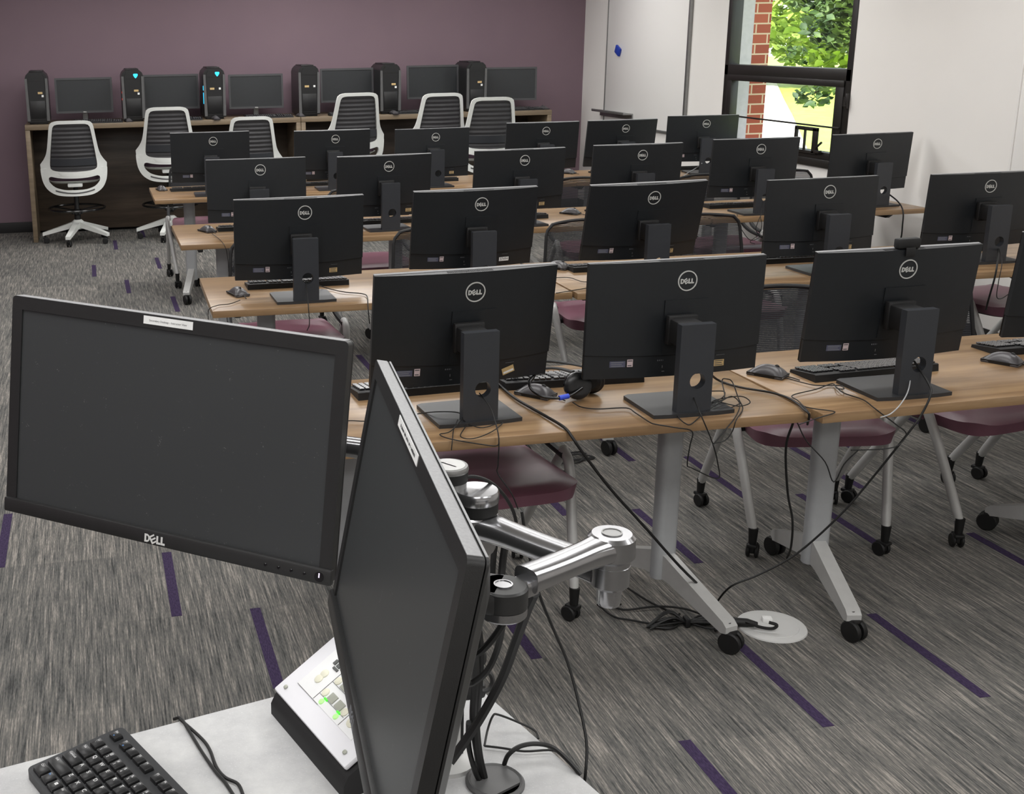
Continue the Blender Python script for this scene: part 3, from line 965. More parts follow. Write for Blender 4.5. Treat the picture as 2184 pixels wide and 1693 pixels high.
# ------------------------------------------------------------------ training chairs with purple seats
def sq2(u, v, p=4.0):
    # unit square -> rounded square
    a, b = u * 2 - 1, v * 2 - 1
    k = max(abs(a), abs(b))
    if k < 1e-6: return 0.0, 0.0
    n = (abs(a / k) ** p + abs(b / k) ** p) ** (1 / p)
    return a / n, b / n
def make_chair(label, loc, rz):
    t = thing('training_chair', label, 'chair', loc, rz, 'purple seated training chairs')
    def top(u, v):
        a, b = sq2(u, v, 6)
        e = max(abs(a), abs(b))
        z = .464 - .012 * max(0, (e - .9) / .1) ** 2 + .004 * (1 - a * a) - (.006 * max(0, (-b - .6) / .4) ** 2)
        return (a * (.235 - .012 * b), -.05 + b * .225, z)
    def bot(u, v):
        a, b = sq2(u, v, 6)
        return (a * (.226 - .012 * b), -.05 + b * .216, .412)
    part('seat', MB().slab(top, bot, 16, 16), 'seat_vinyl', t)
    m = MB()
    m.slab(lambda u, v: (lambda a, b: (a * .215, -.04 + b * .2, .417))(*sq2(u, v, 6)), lambda u, v: (lambda a, b: (a * .19, -.04 + b * .17, .396))(*sq2(u, v, 6)), 8, 8)
    m.tube([(-.262, -.085, .425), (.262, -.085, .425)], .014, 10)
    part('seat_pan', m, 'black_matte', t)
    for s in (-1, 1):
        m = MB().tube(spline([(s * .268, -.055, .500), (s * .270, -.098, .455), (s * .252, -.165, .30), (s * .230, -.243, .10)], 5), [.0165] * 15 + [.014], 10)
        lg = part('leg', m, 'leg_silver', t)
        m = MB().tube([(0, 0, .038), (0, 0, .112)], [.012, .017], 10)
        part('leg_socket', m, 'black_rubber', lg, (s * .230, -.245, 0))
        meshpart('caster', CASTER, lg, (s * .230, -.247, 0), (0, 0, .5 * s))
        m = MB().tube(spline([(s * .268, -.060, .500), (s * .269, -.015, .445), (s * .262, .10, .29), (s * .258, .235, .10)], 5), [.0165] * 15 + [.014], 10)
        lg = part('leg', m, 'leg_silver', t)
        m = MB().tube([(0, 0, .038), (0, -.006, .112)], [.012, .017], 10)
        part('leg_socket', m, 'black_rubber', lg, (s * .258, .24, 0))
        meshpart('caster', CASTER, lg, (s * .258, .245, 0), (0, 0, PI - .4 * s))
    def bk(u, v, off):
        z = .56 + .285 * v
        hw = .238 - .022 * v - .03 * max(0, (v - .8) / .2) ** 2.4
        a = (u - .5) * 2
        return (a * hw, .225 + .045 * v - .05 * a * a + off, z + .010 * (1 - a * a) * v)
    part('back_mesh', MB().slab(lambda u, v: bk(u, v, 0), lambda u, v: bk(u, v, .004), 14, 10), 'chair_mesh', t)
    pts = [bk(k / 14, 1, .002) for k in range(15)] + [bk(1, 1 - k / 10, .002) for k in range(1, 11)] + [bk(1 - k / 14, 0, .002) for k in range(1, 15)] + [bk(0, k / 10, .002) for k in range(1, 10)]
    m = MB().tube(pts, .0085, 8, closed=True)
    for s in (-1, 1):
        m.tube(spline([(s * .262, -.075, .485), (s * .255, .06, .50), (s * .246, .15, .535), bk(.5 + .49 * s, .12, .002)], 4), .012, 8)
    m.tube([bk(k / 10, .06, .004) for k in range(11)], .012, 8)
    part('back_frame', m, 'black_matte', t)
    return t
CH = [('purple seated chair beside the chrome monitor arm, its back hidden by the first front computer', 1.15, 3.43, 4),
      ('purple seated chair with black mesh back between the second and third front computers', 2.446, 3.70, -10.4),
      ('purple seated chair with mesh back right of the third front computer', 3.10, 3.70, 10),
      ('chair with curved mesh back at the right picture edge behind the front row', 3.70, 3.74, -4),
      ('chair with mesh back left of the second row leftmost computer', .85, 5.37, 0),
      ('chair with mesh back between the two left computers of the second row', 1.665, 5.42, 3),
      ('chair with mesh back left of the third computer of the second row', 2.44, 5.42, -2),
      ('chair with mesh back between the third and fourth computers of the second row', 3.07, 5.42, 2),
      ('purple seated chair at the far right of the second row, under the wall', 4.45, 5.20, 12),
      ('purple seated chair behind the second computer of the third row', 1.65, 7.06, 0),
      ('chair with mesh back between the third and fourth computers of the third row', 3.13, 7.12, 0),
      ('purple seated chair behind the fifth computer of the third row', 3.95, 7.02, 0),
      ('dark backed chair behind the rightmost computers of the third row', 4.55, 7.12, 0),
      ('chair on casters at the left end behind the rear table row', .81, 8.92, 0)]
cp = None
for lab, x, y, yw in CH:
    if cp is None: cp = make_chair(lab, (x, y, 0), math.radians(yw))
    else: dup(cp, (x, y, 0), math.radians(yw), lab)

# ------------------------------------------------------------------ white drafting chairs
def radial(poly, cx, cy, n):
    out = []
    L = len(poly)
    for k in range(n):
        a = 2 * PI * k / n
        dx, dy = math.cos(a), math.sin(a)
        best = None
        for i in range(L):
            x1, y1 = poly[i][0] - cx, poly[i][1] - cy
            x2, y2 = poly[(i + 1) % L][0] - cx, poly[(i + 1) % L][1] - cy
            ex, ey = x2 - x1, y2 - y1
            den = dx * ey - dy * ex
            if abs(den) < 1e-12: continue
            t = (x1 * ey - y1 * ex) / den
            s = (x1 * dy - y1 * dx) / den
            if t > 0 and -1e-9 <= s <= 1 + 1e-9:
                if best is None or t > best: best = t
        out.append((cx + dx * best, cy + dy * best))
    return out
def mir(half):
    return half + [(-x, z) for x, z in half[::-1]]
def smoothpoly(half, n=4):
    p = mir(half)
    P = [V((x, z, 0)) for x, z in p]
    P = P + [P[0]]
    return [(q.x, q.y) for q in spline(P, n)[:-1]]
def bendback(vs):
    return [(x, -.285 + .115 * (x / .29) ** 2 * (1.0 if z < .78 else max(.35, 1 - (z - .78) * 2.2)) - .10 * max(0, z - .72) + y, z) for x, y, z in vs]
def make_stool(label, loc, rz):
    t = thing('drafting_chair', label, 'chair', loc, rz, 'white framed drafting chairs at the tall counters')
    up_o = smoothpoly([(.06, 1.104), (.13, 1.102), (.175, 1.085), (.190, 1.05), (.205, .95), (.222, .85), (.238, .80), (.262, .76), (.288, .735), (.285, .68), (.27, .64), (.14, .612), (.04, .606)], 3)
    up_i = smoothpoly([(.05, 1.076), (.12, 1.074), (.152, 1.06), (.164, 1.02), (.182, .90), (.195, .80), (.203, .72), (.195, .685), (.15, .668), (.05, .662)], 3)
    lo_o = smoothpoly([(.05, .66), (.16, .665), (.26, .70), (.288, .70), (.285, .62), (.27, .56), (.235, .505), (.17, .466), (.08, .452)], 3)
    lo_i = smoothpoly([(.05, .622), (.16, .628), (.205, .624), (.222, .605), (.215, .57), (.17, .527), (.10, .506), (.04, .502)], 3)
    m = MB()
    N = 72
    XZ = Matrix(((1, 0, 0, 0), (0, 0, -1, 0), (0, 1, 0, 0), (0, 0, 0, 1)))
    m.ring(radial(up_o, 0, .86, N), radial(up_i, 0, .86, N), -.012, .012, XZ)
    m.ring(radial(lo_o, 0, .58, N), radial(lo_i, 0, .575, N), -.013, .013, XZ)
    m.v = bendback(m.v)
    part('back_frame', m, 'white_plastic', t)
    m = MB()
    def msh(u, v, off):
        z = .664 + .412 * v
        hw = .205 - .045 * v
        rip = .004 * math.sin(v * 2 * PI * 11)
        return ((u - .5) * 2 * hw, rip + off, z)
    m.slab(lambda u, v: msh(u, v, .002), lambda u, v: msh(u, v, .009), 12, 66)
    m.v = bendback(m.v)
    part('back_mesh', m, 'mesh_grey', t)
    m = MB().slab(lambda u, v: ((u - .5) * .39, -.012, .715 + .062 * v), lambda u, v: ((u - .5) * .39, -.004, .715 + .062 * v), 10, 2)
    m.v = bendback(m.v)
    part('lumbar_bar', m, 'stand_grey', t)
    m = MB().slab(lambda u, v: ((u - .5) * .34, -.0145, .470 + .012 * v + .10 * (u - .5) ** 2), lambda u, v: ((u - .5) * .34, -.011, .470 + .012 * v + .10 * (u - .5) ** 2), 10, 1)
    m.v = bendback(m.v)
    part('back_slot', m, 'grommet_grey', t)
    m = MB()
    m.slab(lambda u, v: (lambda a, b: (a * .235, b * .225, .605 + .028 * (1 - max(abs(a), abs(b)) ** 4) - .012 * b * b))(*sq2(u, v, 3)),
           lambda u, v: (lambda a, b: (a * .225, b * .215, .575))(*sq2(u, v, 3)), 14, 14)
    part('seat', m, 'seat_purple', t)
    m = MB()
    m.slab(lambda u, v: (lambda a, b: (a * .24, b * .23, .576))(*sq2(u, v, 3)), lambda u, v: (lambda a, b: (a * .20, b * .19, .552))(*sq2(u, v, 3)), 12, 12)
    m.box((0, -.15, .54), (.13, .22, .03), .01)
    part('seat_pan', m, 'white_plastic', t)
    m = MB().lathe([(.028, .20), (.028, .30), (.022, .31), (.022, .50), (.06, .515), (.06, .555)], 20)
    part('gas_lift', m, 'black_rubber', t)
    m = MB().tube(circ3(.25, .31), .010, 8, closed=True)
    for k in range(3):
        a = k * 2 * PI / 3 + .5
        m.tube([(.02 * math.cos(a), .02 * math.sin(a), .285), (.25 * math.cos(a), .25 * math.sin(a), .31)], .007, 6)
    m.lathe([(.05, .255), (.06, .27), (.035, .30)], 16)
    part('foot_ring', m, 'black_gloss', t)
    m = MB().lathe([(.045, .12), (.055, .15), (.05, .19), (.032, .205)], 20)
    for k in range(5):
        a = k * 2 * PI / 5 - PI / 2 - .3
        mm = RZ(a)
        m.slab(lambda u, v: (.02 + .30 * u, (v - .5) * (.062 - .02 * u), .192 - .095 * u), lambda u, v: (.02 + .30 * u, (v - .5) * (.062 - .02 * u), .140 - .07 * u), 6, 2, mm)
    b = part('base', m, 'white_plastic', t)
    for k in range(5):
        a = k * 2 * PI / 5 - PI / 2 - .3
        meshpart('caster', CASTER, b, (.30 * math.cos(a), .30 * math.sin(a), 0), (0, 0, a + PI / 2 + .6 * (k % 2)))
    return t
def circ3(r, z, n=40):
    return [(r * math.cos(2 * PI * k / n), r * math.sin(2 * PI * k / n), z) for k in range(n)]
ST = [('white framed drafting chair at the far left, whole base in view', -.138, 11.02, 0, 1.105),
      ('white framed drafting chair second from left, half behind the rear left computer', .704, 11.02, -2, 1.198),
      ('low white framed drafting chair behind the leftmost rear computer, third from left', 1.436, 11.02, 0, 1.095),
      ('white framed drafting chair in front of the fourth black tower, fourth from left', 2.315, 10.78, 6, 1.288),
      ('white framed drafting chair fifth from left, in front of a counter monitor', 3.136, 10.87, 2, 1.262),
      ('rightmost white framed drafting chair, in front of the last black tower', 3.45, 10.32, -4, 1.244)]
sp = None
for lab, x, y, yw, top in ST:
    if sp is None: sp = make_stool(lab, (x, y, 0), math.radians(yw)); o = sp
    else: o = dup(sp, (x, y, 0), math.radians(yw), lab)
    for c in children(o):
        if c.name.split('.')[0] in ('back_frame', 'back_mesh', 'lumbar_bar', 'back_slot', 'seat', 'seat_pan'):
            c.location.z = top - 1.105
        if c.name.split('.')[0] == 'gas_lift':
            c.scale.z = 1 + (top - 1.105) / .5

# ------------------------------------------------------------------ tall counters with towers and screens
CZ = 1.05
for lab, x0, x1 in (('tall wood counter on the left along the purple wall', -.545, 1.943), ('tall wood counter on the right along the purple wall', 1.947, 4.39)):
    t = thing('counter', lab, 'counter', ((x0 + x1) / 2, 11.405, 0), 0, 'tall counters along the purple wall')
    L = x1 - x0
    part('countertop', MB().box((0, 0, CZ - .0225), (L, .65, .045), .003), 'counter_wood', t)
    for s in (-1, 1):
        part('side_panel', MB().box((s * (L / 2 - .021), 0, (CZ - .045) / 2), (.042, .645, CZ - .045), .003), 'counter_wood', t)
    part('modesty_panel', MB().box((0, .22, .515), (L - .084, .02, .98), .002), 'panel_dark', t)
def make_tower(label, loc, rz):
    t = thing('desktop_tower', label, 'computer', loc, rz, 'black computer towers on the tall counters')
    m = MB()
    prof = [(-.095, .018), (.095, .018), (.098, .03), (.098, .40), (.088, .43), (.062, .455), (-.062, .455), (-.088, .43), (-.098, .40), (-.098, .03)]
    m.prism(prof, -.2, .2, BACK)
    m.box((0, 0, .009), (.16, .36, .018), .004)
    m.box((0, .02, .460), (.12, .30, .012), .004)
    part('case', m, 'tower_black', t)
    m = MB()
    m.prism([(-.070, .04), (.070, .04), (.074, .395), (.050, .44), (-.050, .44), (-.074, .395)], 0, .012, TR(0, -.2, 0) @ BACK)
    m.box((0, -.214, .13), (.130, .006, .155), .002)
    m.box((0, -.213, .38), (.138, .004, .002))
    part('front_panel', m, 'tower_black', t)
    for s in (-1, 1):
        m = MB()
        m.prism([(s * .072, .03), (s * .098, .03), (s * .099, .40), (s * .078, .40)], 0, .018, TR(0, -.2, 0) @ BACK)
        part('side_rail', m, 'tower_rail', t)
    m = MB()
    m.box((.028, -.2145, .275), (.040, .002, .018))
    part('asset_sticker', m, 'label_gold', t)
    m = MB().box((.048, -.2145, .248), (.018, .002, .018))
    part('processor_sticker', m, 'label_white', t)
    return t
TW = [('black desktop tower at the left end of the counter', -.42, 0), ('black desktop tower with glowing blue badge and red side lights', .427, 1), ('black desktop tower with glowing blue badge and blue side lights', 1.163, 2),
      ('black desktop tower over the joint of the two counters', 2.04, 0), ('black desktop tower fifth from left, behind the fourth white chair', 2.815, 0), ('rightmost black desktop tower on the counter', 3.655, 0)]
tp = None
for lab, x, kind in TW:
    if tp is None: tp = make_tower(lab, (x, 11.36, CZ), 0); o = tp
    else: o = dup(tp, (x, 11.36, CZ), 0, lab)
    if kind:
        m = MB()
        m.prism([(0, -.022), (.009, -.014), (.020, .004), (.020, .014), (.012, .018), (-.012, .018), (-.020, .014), (-.020, .004), (-.009, -.014)], 0, .003, TR(.028, -.212, .405) @ BACK)
        part('power_badge', m, 'led_cyan', o, label='glowing blue badge')
        m = MB()
        if kind == 1:
            for z in (.26, .20): m.box((-.0995, -.16, z), (.003, .012, .018))
            part('side_light', m, 'led_red', o)
        else:
            m.box((-.0995, -.17, .28), (.003, .02, .04)); m.box((-.0995, -.17, .19), (.003, .02, .10))
            part('side_light', m, 'led_cyan', o)
    if 2 < x < 2.1 or kind == 2:
        for c in children(o):
            if c.name.startswith('asset_sticker'): c.location.x = -.05
            if c.name.startswith('processor_sticker'): c.location.z = .027
def make_screen(label, loc, rz, zc):
    t = thing('monitor', label, 'monitor', loc, rz, 'monitors on the tall counters')
    m = MB()
    m.ring(rrect(.516, .315, .006, 3), rrect(.480, .277, .003, 3), 0, .012, BACK)
    m.slab(lambda u, v: ((u - .5) * .51, 0, (v - .5) * .31), lambda u, v: ((u - .5) * .50 , .012 + .028 * math.sin(u * PI) * math.sin(v * PI), (v - .5) * .30), 10, 8)
    d = part('bezel', m, 'counter_monitor', t, (0, 0, zc), (math.radians(-4), 0, 0))
    part('screen', MB().box((0, -.004, 0), (.481, .004, .278)), 'black_shell', d)
    m = MB()
    letters(m, .010, TR(0, -.012, -.148) @ BACK, 0, .001)
    part('logo', m, 'logo_silver', d)
    part('neck', MB().box((0, .045, zc / 2), (.05, .035, zc), .006), 'aluminium', t)
    part('base', MB().box((0, .03, .006), (.23, .18, .012), .005), 'dark_metal', t)
    return t
SM = [('dark monitor on the counter, leftmost, grey stand showing', -.01, 11.38, 0, .235), ('dark monitor on the counter second from left, behind a white chair', .786, 11.42, 0, .245), ('dark monitor on the counter third from left, right of the blue-lit tower', 1.58, 11.42, 0, .23),
      ('dark monitor on the counter fourth from left, behind the fourth tower', 2.455, 11.42, 0, .265), ('dark monitor on the counter fifth from left, between two towers', 3.30, 11.42, 0, .275), ('rightmost dark monitor on the counter', 4.075, 11.40, -14, .24)]
mp_ = None
for lab, x, y, yw, zc in SM:
    if mp_ is None: mp_ = make_screen(lab, (x, y, CZ), math.radians(yw), zc)
    else:
        o = dup(mp_, (x, y, CZ), math.radians(yw), lab)
        kid(o, 'bezel').location.z = zc
        kid(o, 'neck').scale.z = zc / .235
NM = ['leftmost', 'second', 'third', 'fourth', 'fifth', 'rightmost']
for i, (x, y) in enumerate(((.10, 11.165), (.82, 11.17), (1.66, 11.165), (2.45, 11.17), (3.02, 11.165), (4.10, 11.165))):
    dup(kp, (x, y, CZ), PI + .03 * (i - 2), 'black keyboard on the tall counter in front of its %s monitor' % NM[i])
for i, (x, y) in enumerate(((.37, 11.16), (1.16, 11.12), (1.955, 11.16), (2.84, 11.12), (3.36, 11.15), (4.345, 11.18))):
    dup(mp, (x, y, CZ), PI + .2, 'small black mouse on the tall counter right of its %s keyboard' % NM[i], skip=('cord',))

# ------------------------------------------------------------------ instructor lectern in the foreground
LZ = .9
ld = V((-math.cos(math.radians(14.5)), -math.sin(math.radians(14.5)), 0))
nd = V((math.cos(math.radians(-76)), math.sin(math.radians(-76)), 0))
corner = V((.461, 1.532, 0))
lt = thing('lectern', 'grey laminate lectern top in the foreground', 'lectern', (.461, 1.532, 0))
poly = [V((0, 0, 0)), ld * 1.05, ld * 1.05 + nd * .66, nd * .66]
m = MB().prism([(p.x, p.y) for p in poly], LZ - .032, LZ)
part('top', m, 'grey_laminate', lt)
ins = [ld * .05 + nd * .05, ld * 1.0 + nd * .05, ld * 1.0 + nd * .61, ld * .05 + nd * .61]
part('cabinet', MB().prism([(p.x, p.y) for p in ins], 0, LZ - .032), 'dark_metal', lt)

def make_monitor(name, label, q, lettering, stripe):
    x, y, z, yaw, tilt, roll = q
    t = thing(name, label, 'monitor')
    t.matrix_world = TR(x, y, z) @ RZ(math.radians(yaw)) @ RX(-math.radians(tilt)) @ RY(-math.radians(roll))
    W, H = .5391, .3232
    sc = [(-.2515, -.1412), (.2515, -.1412), (.2515, .1425), (-.2515, .1425)]
    m = MB()
    out = rrect(W, H, .006, 3)
    n = len(out)
    inn = []
    for (sx, sy) in ((1, 1), (-1, 1), (-1, -1), (1, -1)):
        for k in range(n // 4):
            inn.append((sx * .2515, .1425 if sy > 0 else -.1412))
    m.ring(out, inn, -.014, 0, BACK)
    m.box((0, .0105, 0), (W - .03, .007, H - .03))
    m.box((0, .002, -.1518), (W + .003, .012, .0222), .003)
    b = part('bezel', m, 'bezel_black', t)
    m = MB()
    m.ring(rrect(W, H, .006, 3), rrect(W - .04, H - .04, .004, 3), -.0175, -.0152, BACK)
    m.slab(lambda u, v: ((u - .5) * (W - .004), .0175, (v - .5) * (H - .004)),
           lambda u, v: ((u - .5) * (W - .03), .0185 + .030 * min(1, 3.2 * math.sin(u * PI)) * min(1, 3.2 * math.sin(v * PI)), (v - .5) * (H - .03)), 16, 12)
    m.box((0, .05, 0), (.16, .012, .16), .004)
    part('back_cover', m, 'bezel_black', t)
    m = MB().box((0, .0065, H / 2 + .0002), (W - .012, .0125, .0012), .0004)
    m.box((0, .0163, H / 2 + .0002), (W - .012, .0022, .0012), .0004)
    part('top_edge', m, 'dust_sheen_grey', t, label='pale top edge, dust and painted ceiling sheen')  # dust plus ceiling reflection, painted as a pale strip
    m = MB().box((0, .0036, .0006), (.503, .002, .2838))
    part('screen', m, 'screen_dark', t)
    m = MB()
    letters(m, .0118, TR(-.002, -.004, -.1535) @ BACK, 0, .0002)
    part('logo', m, 'logo_white' if lettering else 'print_grey', b)
    for k, xx in enumerate((.1746, .1945, .2135, .2330)):
        m = MB().cyl((xx, -.0044, -.1523), .0024, .0016, 12, axis='y', bev=.0005)
        part('menu_button', m, 'black_gloss', b)
    m = MB().cyl((.2545, -.0042, -.1523), .0068, .001, 22, axis='y')
    pb = part('power_button', m, 'black_gloss', b)
    part('power_light', MB().box((.2545, -.0049, -.150), (.0014, .0006, .006)), 'led_white', pb, label='small white light')
    lx0, lx1 = stripe
    m = MB().box(((lx0 + lx1) / 2, -.0003, .1535), (lx1 - lx0, .0006, .0112))
    s = part('name_sticker', m, 'label_white', b, label='white strip sticker')
    if lettering:
        tm = text_mb(lettering, .0040, TR((lx0 + lx1) / 2, -.0008, .1533) @ BACK)
    else:
        tm = MB(); xx = lx0 + .016; rr = random.Random(5)
        while xx < lx1 - .014:
            w = rr.uniform(.0010, .0026)
            tm.prism([(xx, -.0015), (xx + w, -.0015), (xx + w, rr.uniform(.0008, .0018)), (xx, rr.uniform(.0008, .0018))], 0, .0002, TR(0, -.0007, .1533) @ BACK)
            xx += w + rr.choice((.0014, .0016, .004))
    part('printed_words', tm, 'print_dark', s)
    return t
def screen_mat():
    t = NT('screen_dark')
    f = t.noise(t.coords(), 420.0, 1)
    g = t.noise(t.coords(), 55.0, 3)
    mul = t.n('ShaderNodeMath', operation='MULTIPLY'); t.l(f, mul.inputs[0]); t.l(g, mul.inputs[1])
    c = t.ramp(mul.outputs[0], [(0.43, lin((58, 60, 61))), (0.49, lin((110, 110, 108)))])
    t.l(c, t.b.inputs['Base Color'])
    t.b.inputs['Roughness'].default_value = .38
    M['screen_dark'] = t.m
screen_mat()
QA = (.076, 1.586, 1.256, -36.6, 7.7, -1.9)
QB = (.2611, 1.0703, 1.2480, -95.88, 10.33, -1.22)
monA = make_monitor('monitor', 'large dark monitor at left front, facing the camera, sticker on its top edge', QA, 'Secondary Desktop - Instructor View', (-.0409, .0385))
monB = make_monitor('monitor', 'dark monitor seen nearly edge on in the centre foreground', QB, None, (-.072, .046))

# monitor arm: pole with stacked collars, two two-joint polished arms
ar = thing('monitor_mount', 'polished metal two-armed monitor mount on a pole in the lectern', 'monitor mount', (.391, 1.272, LZ))
AO = V((.391, 1.272, LZ))
m = MB().lathe([(.04, 0), (.04, .006), (.0195, .012), (.0195, .395)], 28)
part('pole', m, 'leg_silver', ar)
m = MB()
m.lathe([(.024, .318), (.0305, .326), (.0305, .334), (.028, .338), (.028, .346)], 32)
part('collar', m, 'polished_metal', ar)
m = MB().lathe([(.0268, .346), (.0280, .350), (.0280, .355), (.0225, .360)], 32)
part('collar_ring', m, 'aluminium', ar)
m = MB().lathe([(.0215, .358), (.0215, .378)], 32)
part('pole_sleeve', m, 'aluminium', ar)
m = MB().lathe([(.0230, .376), (.0232, .388)], 32)
part('rubber_ring', m, 'black_rubber', ar)
m = MB().lathe([(.0232, .388), (.0238, .391), (.0225, .3945), (.0125, .3945), (.0120, .387), (0, .387)], 32)
cap = part('pole_cap', m, 'aluminium', ar)
m = MB().box((0, 0, .3925), (.025, .0045, .005), .001, RZ(-1.0))
part('cap_slot_bar', m, 'aluminium', cap)
def armlink(nm, a, b, r0, r1, h, z, hw=.0155, end=.94, boss=True):
    # smooth bar from joint a to joint b with rounded bosses
    A, B = V((a[0], a[1], z)) - AO, V((b[0], b[1], z)) - AO
    d = (B - A); L = d.length
    ang = math.atan2(d.y, d.x)
    m = MB()
    def ww(t):
        e0 = max(0, 1 - t * L / (r0 * 1.9)); e1 = max(0, 1 - (1 - t) * L / (r1 * 1.9))
        return hw + (r0 - hw) * e0 * e0 * .9 + ((r1 - hw) * e1 * e1 * .9 if boss else 0)
    n = 26; seg = 16
    vs = []; fs = []
    for i in range(n + 1):
        t = .06 + (end - .06) * i / n
        w = ww(t); hh = h / 2 * (1.0 - .18 * math.sin(t * PI))
        for k in range(seg):
            q = 2 * PI * k / seg
            cx, sx = math.cos(q), math.sin(q)
            px = w * (abs(cx) ** .62) * (1 if cx >= 0 else -1); pz = hh * (abs(sx) ** .62) * (1 if sx >= 0 else -1)
            vs.append((t * L, px, pz))
    for i in range(n):
        for k in range(seg):
            k2 = (k + 1) % seg
            fs.append((i * seg + k, i * seg + k2, (i + 1) * seg + k2, (i + 1) * seg + k))
    fs.append(tuple(range(seg))[::-1]); fs.append(tuple(n * seg + k for k in range(seg)))
    mm = TR(A.x, A.y, A.z) @ RZ(ang)
    m.add(vs, fs, mm)
    for px, r in (((0, r0), (L, r1)) if boss else ((0, r0),)):
        bv = .004
        m.lathe([(r - bv, -h / 2), (r, -h / 2 + bv), (r, h / 2 - bv), (r - bv, h / 2)], 32, mm @ TR(px, 0, 0))
    return part(nm, m, 'polished_metal', ar)
J1, EL, WR = (.420, 1.255), (.516, 1.093), (.371, 1.021)
l1 = armlink('lower_arm', J1, EL, .0270, .021, .030, 1.226, .0185)
m = MB().lathe([(.0258, 1.241 - LZ), (.0258, 1.254 - LZ)], 32, TR(J1[0] - AO.x, J1[1] - AO.y, 0))
part('joint_ring', m, 'black_rubber', l1)
m = MB().lathe([(.0262, 1.254 - LZ), (.0268, 1.257 - LZ), (.0268, 1.265 - LZ), (.0250, 1.268 - LZ), (0, 1.2685 - LZ)], 36, TR(J1[0] - AO.x, J1[1] - AO.y, 0))
part('joint_cap', m, 'polished_metal', l1)
m = MB().box(((J1[0] + AO.x) / 2 - AO.x, (J1[1] + AO.y) / 2 - AO.y, 1.222 - LZ), (.04, .034, .024), .006, None)
part('pole_bracket', m, 'polished_metal', ar)
m = MB().lathe([(.022, 1.192 - LZ), (.024, 1.196 - LZ), (.024, 1.212 - LZ)], 28, TR(J1[0] - AO.x, J1[1] - AO.y, 0))
part('joint_foot', m, 'polished_metal', l1)
l2 = armlink('upper_arm', EL, WR, .0250, .019, .029, 1.2575, .0160, .80, False)
m = MB().lathe([(.0110, 1.272 - LZ), (.0110, 1.2732 - LZ), (.0096, 1.2732 - LZ), (.0096, 1.2724 - LZ)], 28, TR(EL[0] - AO.x, EL[1] - AO.y, 0))
part('elbow_cap', m, 'aluminium', l2)
m = MB().lathe([(.0115, 1.190 - LZ), (.0130, 1.194 - LZ), (.0135, 1.216 - LZ), (.0205, 1.222 - LZ), (.0205, 1.246 - LZ)], 28, TR(EL[0] - AO.x, EL[1] - AO.y, 0))
part('elbow_post', m, 'polished_metal', l1)
# wrist block to the back of the edge-on monitor
wd = V((.312 - WR[0], 1.058 - WR[1], 0)); wl = wd.length; wa = math.atan2(wd.y, wd.x)
m = MB()
mm = TR(WR[0] - AO.x, WR[1] - AO.y, 1.250 - LZ) @ RZ(wa)
m.lathe([(.022, -.012), (.0245, -.009), (.0245, .010), (.0225, .012)], 28, mm)
m.box((wl / 2, 0, 0), (wl, .049, .024), .004, mm)
wr = part('wrist_block', m, 'dark_metal', ar)
m = MB().lathe([(.0095, 0), (.0095, .0012), (.008, .0012), (.008, .0004), (0, .0004)], 24, TR(WR[0] - AO.x, WR[1] - AO.y, 1.262 - LZ))
part('wrist_cap', m, 'polished_metal', wr)
m = MB().lathe([(.0225, -.020), (.0242, -.018), (.0242, -.010)], 28, mm)
part('wrist_band', m, 'polished_metal', wr)
ed = V((EL[0] - WR[0], EL[1] - WR[1], 0)).normalized()
m = MB().box((.030, 0, -.001), (.026, .022, .018), .004, TR(WR[0] - AO.x, WR[1] - AO.y, 1.252 - LZ) @ RZ(math.atan2(ed.y, ed.x)))
part('wrist_neck', m, 'polished_metal', wr)
m = MB().box((wl, 0, -.012), (.012, .1, .1), .004, mm)
part('mount_plate', m, 'black_matte', wr)
# second arm to the left monitor
E2 = (.392, 1.505)
l3 = armlink('lower_arm', (.393, 1.300), E2, .024, .023, .028, 1.208)
l4 = armlink('upper_arm', E2, (.185, 1.668), .023, .020, .030, 1.226)
m = MB().box((.158 - AO.x, 1.668 - AO.y, 1.232 - LZ), (.052, .05, .03), .006, None)
part('wrist_block', m, 'dark_metal', ar)

# grommet
gr = thing('cable_grommet', 'round grey cable grommet in the lectern top', 'grommet', (.437, 1.213, LZ))
part('rim', MB().lathe([(.036, 0), (.036, .003), (.033, .006), (.030, .004), (.030, 0)], 32), 'grommet_grey', gr)
m = MB().prism([(.030 * math.cos(a), .030 * math.sin(a)) for a in [2 * PI * k / 32 - .35 for k in range(25)]], .001, .0042)
part('cover', m, 'grommet_grey', gr)

# slanted control panel
u = V((math.cos(math.radians(14.5)), math.sin(math.radians(14.5)), 0)); vv = V((math.cos(math.radians(-73.5)), math.sin(math.radians(-73.5)), 0))
cp_ = thing('control_panel', 'slanted white button panel in a black box on the lectern', 'control panel')
cp_.matrix_world = Matrix(((u.x, -vv.x, 0, .197), (u.y, -vv.y, 0, 1.422), (0, 0, 1, LZ), (0, 0, 0, 1)))
